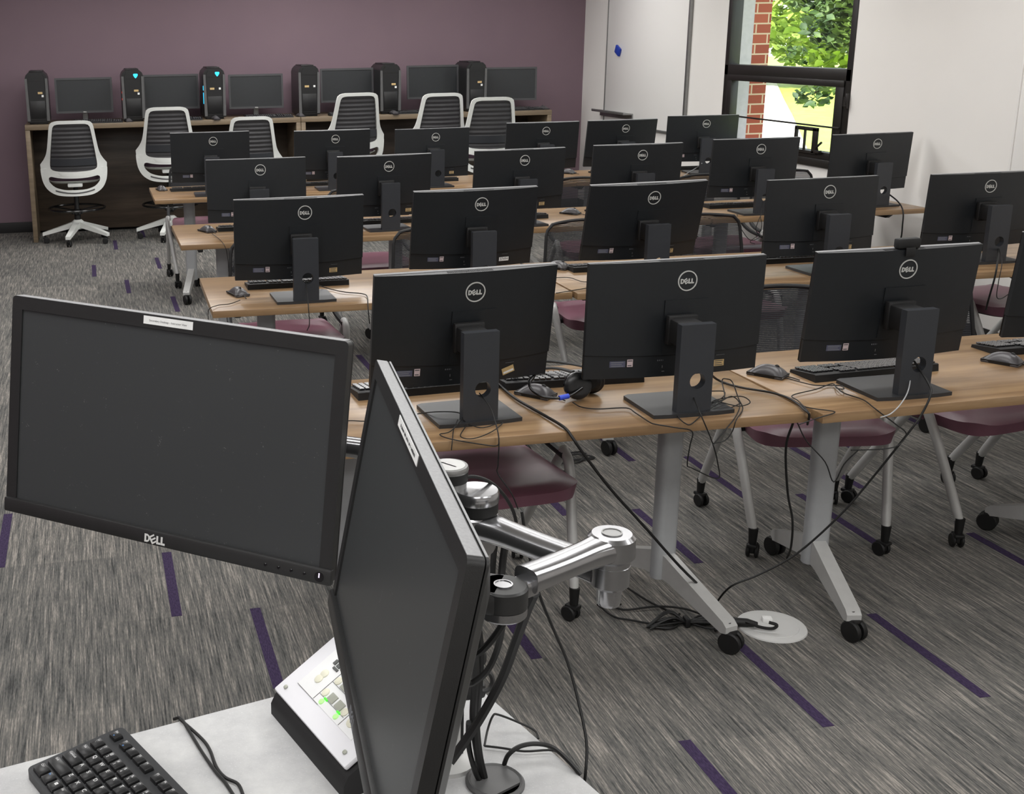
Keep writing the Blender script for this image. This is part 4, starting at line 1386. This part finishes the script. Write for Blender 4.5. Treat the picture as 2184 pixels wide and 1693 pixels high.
# local: x = uphill, y = along the low edge (negative towards the camera)
m = MB()
m.prism([(-.003, 0), (-.003, .016), (.004, .029), (.158, .120), (.166, .112), (.166, 0)], 0, .212, TR(0, .003, 0) @ Matrix(((1, 0, 0, 0), (0, 0, -1, 0), (0, 1, 0, 0), (0, 0, 0, 1))))
part('housing', m, 'black_matte', cp_)
sl = math.atan2(.091, .154)
PF = TR(.0055, -.099, .0305) @ RY(-sl)
m = MB().box((.082, 0, .004), (.164, .205, .008), .003, PF)
pl = part('faceplate', m, 'panel_white', cp_)
m = MB().box((.088, .0, .0085), (.120, .152, .0014), .0005, PF)
part('button_field', m, 'panel_face', pl)
m = MB()
for a, b, w, h in ((.048, 0, .001, .15), (.0285, .0, .0008, .15)):
    pass
m.box((.028, .045, .0094), (.0006, .06, .0004), 0, PF)
m.box((.088, .030, .0094), (.118, .0008, .0004), 0, PF)
m.box((.088, -.040, .0094), (.118, .0008, .0004), 0, PF)
for k in range(5): m.box((.040 + k * .022, -.004, .0094), (.0006, .066, .0004), 0, PF)
part('field_lines', m, 'button_dark', pl)
def btn(x, y, w, h, mt, rd=False, nm='button'):
    mm = MB()
    if rd: mm.lathe([(w / 2, 0), (w / 2, .0016), (w / 2 - .001, .0022), (0, .0022)], 16, PF @ TR(x, y, .009))
    else: mm.box((x, y, .0100), (w, h, .002), .0006, PF)
    part(nm, mm, mt, pl)
for x in (.052, .062): btn(x, .052, .013, .013, 'button_cream', True)
btn(.076, .044, .004, .012, 'button_dark'); btn(.083, .054, .008, .006, 'button_dark'); btn(.083, .044, .008, .008, 'button_dark'); btn(.083, .034, .008, .006, 'button_grey')
for x, y in ((.098, .05), (.104, .043)): btn(x, y, .014, .014, 'led_lime', True, 'lit_button')
btn(.110, .052, .014, .014, 'led_green', True, 'lit_button')
for r in range(4):
    btn(.046 + r * .022, .022, .012, .012, 'button_cream', True)
    for k in range(2): btn(.047 + r * .022, .004 - k * .020, .012, .015, 'button_grey')
    btn(.046 + r * .022, -.031, .012, .012, 'button_cream', True)
btn(.034, .014, .008, .008, 'led_lime', True, 'lit_button'); btn(.034, -.026, .008, .008, 'led_lime', True, 'lit_button')
btn(.040, .011, .003, .008, 'led_green', False, 'lit_button'); btn(.040, -.024, .003, .008, 'led_green', False, 'lit_button')
for k in range(3): btn(.044 + k * .024, -.054, .016, .012, 'button_cream', True)
for y in (.085, -.085): btn(.013, y, .006, .006, 'button_grey', True, 'screw')

# instructor keyboard
ka = math.radians(-66)
ik = thing('keyboard', 'large black keyboard with white letters at the bottom left on the lectern', 'keyboard', (-.1255, 1.3455, LZ), ka)
m = MB()
mmk = Matrix(((0, 0, 1, 0), (1, 0, 0, 0), (0, 1, 0, 0), (0, 0, 0, 1)))
body = [(x, y) for x, y in rrect(.44, .131, .008, 4, (.22, .0655))]
def kz(y): return .013 + .010 * y / .13
m.prism(body, .001, .012)
m.v = [(x, y, (kz(y) if z > .006 else z)) for x, y, z in m.v]
part('body', m, 'key_tray', ik)
U = .0190
rowsk = [
 (.1145, [('Esc', 0, 1), ('F1', 1.45, 1), ('F2', 2.45, 1), ('F3', 3.45, 1), ('F4', 4.45, 1), ('F5', 5.95, 1), ('F6', 6.95, 1), ('F7', 7.95, 1), ('F8', 8.95, 1)]),
 (.0890, [('` ~', 0, 1)] + [('%d %s' % ((i + 1) % 10, '!@#$%^&*()'[i]), i + 1, 1) for i in range(10)]),
 (.0700, [('Tab', 0, 1.5)] + [(c, 1.5 + i, 1) for i, c in enumerate('QWERTYUIO')]),
 (.0510, [('CapsLock', 0, 1.75)] + [(c, 1.75 + i, 1) for i, c in enumerate('ASDFGHJKL')]),
 (.0320, [('Shift', 0, 2.25)] + [(c, 2.25 + i, 1) for i, c in enumerate('ZXCVBNM')]),
 (.0130, [('Ctrl', 0, 1.25), ('Fn', 1.25, 1), ('#', 2.25, 1), ('Alt', 3.25, 1.25), ('', 4.5, 5.5)])]
for yy, ks in rowsk:
    kd = .0135 if yy > .11 else .0165
    for s, x0, w in ks:
        cx = .0085 + (x0 + w / 2) * U
        z0 = kz(yy)
        m = MB().box((0, 0, .0022), (w * U - .0024, kd, .0055), .0012, seg=2, taper=(1 - .0022 / (w * U), .88))
        ko = part('key', m, 'key_black', ik, (cx, yy, z0), (math.atan(.010 / .13), 0, 0))
        zt = TR(0, 0, .00505)
        big = len(s) == 1
        lm = 'legend_blue' if s == 'Fn' else 'legend_white'
        if s == '#':
            lb = MB()
            for a in (-1, 1):
                for b in (-1, 1): lb.prism([(a * .0011 - .001, b * .0011 - .001 + .002), (a * .0011 + .001, b * .0011 - .001 + .002), (a * .0011 + .001, b * .0011 + .001 + .002), (a * .0011 - .001, b * .0011 + .001 + .002)], .0049, .00515)
        elif ' ' in s:
            a, b = s.split(' ')
            lb = text_mb(b, .0050, TR(-.003, .0034, 0) @ zt); q = text_mb(a, .0050, TR(-.003, -.0030, 0) @ zt); lb.add(q.v, q.f)
        elif s:
            lb = text_mb(s, .0074 if big else .0042, TR(-(w * U / 2) + .0036, .0034, 0) @ zt, 0, 'LEFT')
        else: lb = None
        if lb: part('legend', lb, lm, ko)
        if s in ('Esc', 'F1'): part('legend', text_mb('o' if s == 'F1' else '=', .0045, TR(0, -.003, 0) @ zt), 'legend_blue', ko)

# ------------------------------------------------------------------ headset, floor plate, cables
hs = thing('headset', 'black headset with a blue taped microphone boom on the front table', 'headset', (1.372, 3.185, T))
def cup(c, rx, rz_, r, nm, mats='black_matte'):
    m = MB()
    mm = TR(*c) @ RZ(rz_) @ RX(rx)
    m.lathe([(0, -.022), (r * .55, -.022), (r * .8, -.014), (r * .84, -.004), (r, .002), (r * 1.02, .012), (r * .95, .022), (r * .6, .026), (0, .024)], 28, mm)
    return part(nm, m, mats, hs)
cup((-.008, -.012, .043), PI / 2 - .25, -.25, .041, 'ear_cup', 'black_gloss')
cup((.052, .025, .041), PI / 2 + .1, PI - .55, .038, 'ear_cup')
m = MB().tube(spline([(-.012, .010, .078), (-.05, .075, .075), (-.13, .150, .052), (-.10, .235, .046), (0, .25, .046), (.05, .17, .055), (.062, .05, .074)], 6), .0085, 8, flat=.5)
part('headband', m, 'black_matte', hs)
m = MB().tube(spline([(-.005, -.043, .043), (-.045, -.062, .03), (-.085, -.068, .026), (-.125, -.055, .028), (-.15, -.03, .04), (-.155, -.01, .06), (-.125, .025, .075)], 6), [.0042] * 30 + [.005, .006, .0065, .0068, .006, .0055, .005], 10)
part('microphone_boom', m, 'black_gloss', hs)
m = MB().tube([(-.055, -.064, .029), (-.085, -.068, .026)], .0075, 12)
part('tape', m, 'tape_blue', hs, label='blue tape')

fp = thing('floor_box_cover', 'round pale floor outlet plate on the carpet', 'floor outlet', (1.972, 3.03, 0))
part('plate', MB().lathe([(.104, 0), (.102, .004), (.090, .006), (0, .0065)], 56), 'plate_white', fp)
part('inner_lid', MB().lathe([(.080, .006), (.079, .0078), (0, .0082)], 48), 'plate_white', fp)
part('outlet_flap', MB().box((-.01, .02, .015), (.03, .024, .016), .004, RZ(-.3)), 'plug_white', fp)

def cable(label, pts, r, mt='black_rubber', n=5):
    solo('cable', MB().tube(spline(pts, n), r, 7), mt, label, 'cable')
CAB = {
'C1':[(1.187, 3.361, 0.742), (1.186, 3.2, 0.742), (1.209, 3.033, 0.742), (1.222, 2.918, 0.742), (1.235, 2.885, 0.72), (1.261, 2.885, 0.682), (1.364, 2.92, 0.553), (1.51, 2.97, 0.392), (1.647, 3.02, 0.24), (1.826, 3.13, 0.06), (1.837, 3.073, 0.02)],
'C2':[(2.327, 2.99, 0.835), (2.316, 2.9, 0.788), (2.3, 2.872, 0.765), (2.275, 2.868, 0.712), (2.247, 2.872, 0.664), (2.18, 2.92, 0.51), (2.108, 2.95, 0.387), (2.015, 3.0, 0.254), (1.916, 3.03, 0.182), (1.838, 3.05, 0.142), (1.837, 3.125, 0.05), (1.817, 3.109, 0.02)],
'C3':[(1.93, 2.95, 0.692), (1.927, 2.97, 0.607), (1.985, 3.03, 0.441), (2.056, 3.1, 0.316), (2.126, 3.2, 0.179), (2.23, 3.374, 0.05)],
'C5':[(1.333, 3.126, 0.742), (1.339, 3.078, 0.742), (1.377, 3.05, 0.742), (1.458, 3.04, 0.742), (1.464, 2.993, 0.742), (1.465, 2.906, 0.742), (1.474, 2.883, 0.742), (1.522, 2.868, 0.734), (1.573, 2.868, 0.719), (1.572, 2.872, 0.677), (1.583, 2.9, 0.611), (1.597, 2.9, 0.599), (1.678, 2.9, 0.56), (1.676, 2.9, 0.603), (1.639, 2.872, 0.678), (1.596, 2.868, 0.764), (1.617, 2.95, 0.785), (1.611, 2.98, 0.829)],
'C6':[(1.795, 3.195, 0.78), (1.85, 3.228, 0.742), (1.875, 3.149, 0.742), (1.93, 3.085, 0.742), (1.951, 3.021, 0.742), (1.945, 2.957, 0.742), (1.932, 2.906, 0.742), (1.931, 2.88, 0.736), (1.962, 2.93, 0.689)],
'C7':[(2.06, 3.207, 0.742), (2.085, 3.138, 0.742), (2.107, 3.112, 0.742), (2.167, 3.097, 0.742), (2.147, 3.045, 0.748), (2.131, 3.055, 0.748), (2.158, 3.119, 0.742), (2.078, 3.078, 0.742), (1.977, 3.039, 0.742), (1.963, 2.985, 0.742), (1.935, 2.896, 0.742), (1.937, 2.885, 0.726)],
'C8':[(2.154, 3.1, 0.742), (2.134, 3.025, 0.742), (2.147, 2.954, 0.742), (2.131, 2.884, 0.742), (2.151, 2.872, 0.725), (2.197, 2.868, 0.691), (2.233, 2.866, 0.66), (2.21, 2.866, 0.627), (2.159, 2.866, 0.62), (2.063, 2.866, 0.625)],
'C8b':[(2.321, 2.99, 0.814), (2.273, 2.93, 0.771), (2.21, 2.872, 0.751), (2.178, 2.868, 0.724), (2.146, 2.868, 0.715)],
'C9':[(1.017, 3.03, 0.821), (1.028, 2.97, 0.798), (1.028, 2.93, 0.775), (1.025, 2.885, 0.737), (1.023, 2.88, 0.666), (1.023, 2.88, 0.639), (1.054, 2.86, 0.59), (1.072, 2.85, 0.545)],
'C10':[(0.607, 3.114, 0.742), (0.667, 3.112, 0.742), (0.723, 3.094, 0.742), (0.807, 3.108, 0.742), (0.871, 3.128, 0.742), (0.917, 3.087, 0.757), (0.969, 3.065, 0.757), (0.962, 3.011, 0.757), (0.912, 2.956, 0.742), (0.878, 2.94, 0.742), (0.894, 2.897, 0.742), (0.982, 2.888, 0.722), (1.022, 2.888, 0.716), (1.026, 2.886, 0.736)],
'C10b':[(0.948, 3.005, 0.757), (0.927, 2.973, 0.742), (0.901, 2.899, 0.742), (0.895, 2.888, 0.713)],
'C10c':[(0.962, 3.011, 0.757), (0.973, 3.004, 0.742), (0.927, 2.912, 0.742), (0.955, 2.886, 0.742), (1.022, 2.93, 0.742), (1.076, 3.0, 0.742), (1.008, 2.966, 0.742), (0.979, 3.002, 0.742)],
'TB':[(1.739, 3.081, 0.76), (1.775, 3.067, 0.76), (1.748, 3.028, 0.755), (1.696, 3.001, 0.75), (1.733, 3.029, 0.75), (1.802, 3.022, 0.757), (1.809, 2.982, 0.75), (1.768, 2.972, 0.745), (1.711, 2.988, 0.757), (1.703, 2.98, 0.742), (1.728, 2.965, 0.742), (1.793, 3.004, 0.742)],
'TB2':[(1.696, 2.987, 0.757), (1.75, 3.02, 0.757), (1.789, 3.108, 0.78), (1.794, 3.092, 0.79), (1.811, 3.088, 0.78), (1.779, 2.994, 0.76), (1.771, 2.954, 0.742), (1.703, 2.869, 0.742), (1.693, 2.868, 0.709), (1.672, 2.868, 0.684), (1.64, 2.868, 0.679)],
'TB3':[(1.578, 2.98, 0.748), (1.563, 2.93, 0.74), (1.554, 2.872, 0.742), (1.572, 2.872, 0.739), (1.643, 2.94, 0.742), (1.699, 2.968, 0.757), (1.776, 3.028, 0.757), (1.772, 2.973, 0.75), (1.711, 2.889, 0.742), (1.672, 2.872, 0.712), (1.637, 2.868, 0.673)],
'seamA':[(1.941, 2.944, 0.742), (1.967, 2.906, 0.742), (1.991, 2.887, 0.742), (2.004, 2.872, 0.739), (1.945, 2.868, 0.727), (1.896, 2.868, 0.714)],
'seamB':[(1.922, 2.92, 0.702), (1.957, 2.92, 0.643), (2.009, 2.9, 0.582), (2.043, 2.9, 0.518), (2.07, 2.9, 0.57), (2.11, 2.9, 0.609)],
'R2a1':[(0.828, 4.68, 0.822), (0.826, 4.64, 0.782), (0.821, 4.59, 0.735), (0.822, 4.58, 0.67), (0.812, 4.58, 0.642)],
'R2a2':[(0.834, 4.68, 0.826), (0.942, 4.893, 0.75), (1.007, 4.815, 0.742), (1.074, 4.758, 0.742), (1.086, 4.697, 0.742), (1.06, 4.57, 0.726), (1.066, 4.57, 0.658)],
'mR2a':[(0.568, 4.762, 0.742), (0.519, 4.703, 0.742), (0.47, 4.689, 0.742), (0.431, 4.638, 0.742), (0.43, 4.706, 0.7), (0.45, 4.894, 0.62)],
'mR3':[(0.634, 6.505, 0.742), (0.653, 6.305, 0.742), (0.657, 6.121, 0.742), (0.675, 6.18, 0.699), (0.681, 6.18, 0.649), (0.685, 6.2, 0.582)],
'R2e':[(4.004, 4.68, 0.801), (3.853, 4.5, 0.777), (3.825, 4.47, 0.722), (3.833, 4.5, 0.611), (3.87, 4.55, 0.556)],
'R2e2':[(4.007, 4.68, 0.801), (3.876, 4.5, 0.776), (3.846, 4.47, 0.7), (3.847, 4.47, 0.633), (3.87, 4.47, 0.622), (3.928, 4.5, 0.631)],
'R3e':[(4.705, 6.45, 0.806), (4.67, 6.3, 0.776), (4.636, 6.2, 0.735), (4.643, 6.2, 0.653), (4.676, 6.25, 0.554), (4.658, 6.3, 0.497)],
'R4f':[(4.45, 8.24, 0.818), (4.52, 8.451, 0.76), (4.343, 8.255, 0.745), (4.213, 8.074, 0.742)],
'R2t':[(1.85, 4.556, 0.742), (1.956, 4.595, 0.742), (2.061, 4.646, 0.742), (2.158, 4.722, 0.742)],
'R2t2':[(1.971, 4.859, 0.742), (2.027, 4.843, 0.742), (2.043, 4.753, 0.742), (2.082, 4.733, 0.742)],
'R3h':[(3.673, 6.354, 0.742), (3.586, 6.18, 0.717), (3.609, 6.18, 0.676), (3.679, 6.2, 0.61), (3.736, 6.2, 0.626), (3.709, 6.2, 0.668), (3.721, 6.2, 0.721), (3.75, 6.22, 0.757)],
'R3h2':[(3.801, 6.3, 0.812), (3.725, 6.19, 0.749), (3.732, 6.18, 0.697), (3.728, 6.2, 0.64), (3.679, 6.2, 0.602), (3.71, 6.2, 0.587)],
'lect':[(0.505, 1.33, 1.202), (0.516, 1.33, 1.144), (0.533, 1.33, 1.083), (0.553, 1.33, 1.034), (0.57, 1.32, 0.99), (0.578, 1.3, 0.946), (0.579, 1.27, 0.903), (0.571, 1.25, 0.876), (0.569, 1.25, 0.842)],
'loopA':[(0.447, 1.284, 0.905), (0.458, 1.304, 0.915), (0.466, 1.309, 0.93), (0.474, 1.311, 0.93), (0.502, 1.311, 0.915), (0.52, 1.299, 0.908), (0.52, 1.285, 0.905)],
'loopB':[(0.447, 1.284, 0.905), (0.467, 1.275, 0.905), (0.493, 1.262, 0.905), (0.529, 1.256, 0.905), (0.538, 1.233, 0.905), (0.544, 1.21, 0.9)],
'thick':[(0.457, 1.241, 0.9), (0.462, 1.237, 0.92), (0.477, 1.237, 0.93), (0.499, 1.238, 0.93), (0.522, 1.24, 0.92), (0.536, 1.221, 0.91), (0.545, 1.207, 0.9)],
'mA':[(0.426, 1.077, 1.22), (0.427, 1.099, 1.19), (0.43, 1.139, 1.13), (0.424, 1.164, 1.07), (0.397, 1.163, 1.02), (0.374, 1.168, 0.98), (0.365, 1.166, 0.97)],
'mB':[(0.399, 1.061, 1.22), (0.379, 1.057, 1.19), (0.366, 1.062, 1.17), (0.359, 1.069, 1.16)],
'mC':[(0.393, 1.076, 1.2), (0.395, 1.098, 1.15), (0.386, 1.104, 1.12), (0.375, 1.117, 1.1), (0.366, 1.114, 1.1)],
'mD':[(0.366, 1.104, 1.2), (0.382, 1.138, 1.13), (0.395, 1.17, 1.07), (0.405, 1.204, 1.0), (0.418, 1.226, 0.94), (0.424, 1.225, 0.9)],
'mE':[(0.368, 1.103, 1.2), (0.391, 1.147, 1.13), (0.401, 1.176, 1.06), (0.41, 1.209, 0.99), (0.417, 1.216, 0.94), (0.427, 1.223, 0.9)],
'mF':[(0.396, 1.195, 1.0), (0.406, 1.223, 0.95), (0.412, 1.218, 0.92), (0.42, 1.219, 0.9)],
'armloop':[(0.386, 1.25, 1.275), (0.404, 1.26, 1.28), (0.42, 1.265, 1.28), (0.442, 1.27, 1.269), (0.463, 1.28, 1.247), (0.479, 1.29, 1.221), (0.488, 1.3, 1.197)],
'jB':[(0.476, 1.338, 1.17), (0.476, 1.348, 1.14), (0.48, 1.363, 1.1)],
'jC':[(0.485, 1.328, 1.17), (0.49, 1.352, 1.13), (0.486, 1.347, 1.1)],
'kb':[(0.064, 1.45, 0.893), (0.072, 1.43, 0.905), (0.081, 1.398, 0.904), (0.093, 1.346, 0.904), (0.105, 1.303, 0.904), (0.114, 1.278, 0.904), (0.122, 1.246, 0.904)],
'kb2':[(0.071, 1.428, 0.905), (0.095, 1.378, 0.904), (0.103, 1.349, 0.904), (0.107, 1.312, 0.904), (0.115, 1.288, 0.904), (0.129, 1.271, 0.904), (0.133, 1.244, 0.904)],
'fl1':[(1.636, 3.359, 0.02), (1.67, 3.257, 0.012), (1.705, 3.166, 0.012), (1.715, 3.122, 0.012)],
'fl2':[(1.503, 3.261, 0.012), (1.535, 3.277, 0.012), (1.569, 3.213, 0.012), (1.672, 3.197, 0.02), (1.756, 3.172, 0.015), (1.804, 3.112, 0.012)],
'fl3':[(1.505, 3.254, 0.012), (1.521, 3.175, 0.012), (1.561, 3.144, 0.012), (1.627, 3.104, 0.012), (1.693, 3.111, 0.02), (1.712, 3.119, 0.03)],
'plug':[(1.868, 3.072, 0.02), (1.893, 3.02, 0.025), (1.92, 2.999, 0.02), (1.948, 2.986, 0.02), (1.961, 2.986, 0.03), (1.942, 2.999, 0.035)],
'plug2':[(1.772, 3.01, 0.02), (1.814, 3.031, 0.02), (1.835, 3.029, 0.03)],
}
CL = [('C1', 'thick black power cable running from the front table down to the floor plate', .0042),
 ('C2', 'long black cable sweeping from the third front computer to the floor plate', .0032),
 ('C3', 'black cable hanging straight down at the joint of the front tables', .0036),
 ('C5', 'thin black headset cord wandering over the front table edge', .0018),
 ('C6', 'thick black cable lying across the front table towards the joint', .0035),
 ('C7', 'thin mouse cord coiled behind the joint of the front tables', .0017),
 ('C8', 'thin cord from the base of the third front computer hanging over the edge', .0018),
 ('C8b', 'short pale cord below the cable hole of the third front computer', .0018),
 ('C9', 'cord from the cable hole of the first front computer hanging to the chair', .0018),
 ('C10', 'thin cord looped at the base of the first front computer', .0016),
 ('C10b', 'short cord dropping over the edge left of the first front computer', .0015),
 ('C10c', 'loose loop of thin cord in front of the first front computer base', .0015),
 ('TB', 'tangle of thin cord right of the second front computer base', .0016),
 ('TB2', 'tall loop of cord standing right of the second front computer', .0017),
 ('TB3', 'cord hanging in a bow under the second front computer stand', .0017),
 ('seamA', 'thin cord over the joint of the front tables', .0016),
 ('seamB', 'thin cord hanging in a V below the joint of the front tables', .0018),
 ('R2a1', 'cord hanging from the leftmost second row computer', .0020),
 ('R2a2', 'cord running right from the leftmost second row computer', .0022),
 ('mR2a', 'mouse cord curling over the left end of the second row table', .0017),
 ('mR3', 'mouse cord over the near edge of the third row table', .0017),
 ('R2e', 'black cable hanging from the rightmost second row computer', .0040),
 ('R2e2', 'thin looped cord beside the rightmost second row computer', .0018),
 ('R3e', 'black cable hanging from the rightmost third row computer', .0042),
 ('R4f', 'pale cable at the stand of the rightmost rear computer', .0032),
 ('R2t', 'cord lying across the joint of the second row tables', .0018),
 ('R2t2', 'mouse cord lying on the second row table beside the joint', .0018),
 ('R3h', 'thin cords hanging in a tangle under the fifth third row computer', .0020),
 ('R3h2', 'cord dropping from the stand of the fifth third row computer', .0018),
 ('lect', 'long thin black cord hanging beside the right edge of the lectern', .0020),
 ('loopA', 'thin cord arched over the right edge of the lectern', .0015),
 ('loopB', 'thin cord lying along the lectern towards its right edge', .0015),
 ('thick', 'thick black cable arching from the grommet over the lectern edge', .0030),
 ('mA', 'thick black cable sweeping from the arm wrist behind the edge-on monitor', .0055),
 ('mB', 'black cable running into a connector behind the edge-on monitor', .0038),
 ('mC', 'black cable curving behind the edge-on monitor', .0036),
 ('mD', 'black cable going down the pole into the grommet', .0050),
 ('mE', 'second black cable alongside it into the grommet', .0050),
 ('mF', 'black cable entering the grommet from behind the edge-on monitor', .0034),
 ('armloop', 'thin cord looped over the large joint of the monitor arm', .0022),
 ('jB', 'short black cable hanging under the arm joint, the left one', .0040),
 ('jC', 'short black cable hanging under the arm joint, the right one', .0050),
 ('kb', 'black keyboard cord on the lectern, lower strand', .0022),
 ('kb2', 'black cord on the lectern, strand nearer the white panel', .0022),
 ('fl1', 'short black cable on the carpet behind the table foot', .0035),
 ('fl2', 'black cable stretched over the carpet to the floor plate', .0035),
 ('fl3', 'black cable looping on the carpet left of the floor plate', .0035),
 ('plug', 'black power lead lying on the round floor plate', .0050),
 ('plug2', 'short black lead crossing the table foot at the floor plate', .0045)]
for k, lab, r in CL:
    pale = k in ('C8b', 'R4f')
    cable(lab, CAB[k], r, 'leg_grey' if pale else 'black_rubber')
# plug body and the tied bundle on the carpet
m = MB().tube([(-.05, 0, .018), (-.02, 0, .019), (.02, 0, .019), (.05, 0, .016)], [.010, .014, .013, .007], 12)
solo('power_plug', m, 'black_rubber', 'chunky black plug on the round floor plate', 'plug', (1.875, 3.045, 0), -.35)
rb = random.Random(11)
m = MB()
for k in range(7):
    o = [(-.11 + rb.uniform(-.02, .02), rb.uniform(-.03, .03), .012), (-.05, rb.uniform(-.025, .025), .02 + .004 * k), (0, rb.uniform(-.006, .006), .016), (.06, rb.uniform(-.03, .03), .02), (.12 + rb.uniform(-.02, .02), rb.uniform(-.03, .03), .012), (.06, rb.uniform(-.045, .045), .010), (0, rb.uniform(-.01, .01), .010), (-.06, rb.uniform(-.04, .04), .010)]
    m.tube(spline(o + [o[0]], 4)[:-1], .0035, 6, closed=True)
cb = solo('cable_bundle', m, 'black_rubber', 'tied bundle of black cable on the carpet left of the floor plate', 'cable bundle', (1.72, 3.09, 0), -.12)
part('cable_tie', MB().box((0, 0, .016), (.018, .034, .03), .006), 'black_matte', cb)
m = MB()
for k in range(8):
    y0 = rb.uniform(-.02, .02)
    m.tube(spline([(-.10, .05 + y0, .11), (-.05, .03 + y0, .09), (0, y0, .05), (.03, -.02 + y0, .012)], 4), .0035, 6)
solo('cable_bundle', m, 'black_rubber', 'bunch of black cables fanning down behind the polished elbow joint', 'cable bundle', (1.545, 3.28, 0), 0)
m = MB()
for k in range(4):
    o = [(-.08, rb.uniform(-.02, .02), .008), (0, rb.uniform(-.06, .0), .008), (.10, rb.uniform(-.04, .04), .008), (.02, rb.uniform(0, .05), .02)]
    m.tube(spline(o + [o[0]], 5)[:-1], .0035, 6, closed=True)
solo('cable_bundle', m, 'black_rubber', 'loops of black cable on the carpet under the second row table', 'cable bundle', (1.95, 4.56, 0), .3)
# connector on the monitor cable, cable clips on the pole
m = MB().lathe([(.008, 0), (.010, .004), (.010, .03), (.006, .036)], 14, TR(.430, 1.25, 1.125) @ RX(.3) @ RY(-.5))
solo('cable_connector', m, 'aluminium', 'silver connector on a cable behind the edge-on monitor', 'connector')
m = MB()
for z in (1.0, 1.045):
    m.box((.422, 1.268, z), (.035, .03, .022), .008)
m.tube(circ3(.012, 0), .003, 6, TR(.431, 1.248, 1.02) @ RX(1.2), closed=True)
solo('cable_clip', m, 'dark_metal', 'dark cable clips on the pole behind the edge-on monitor', 'clip')
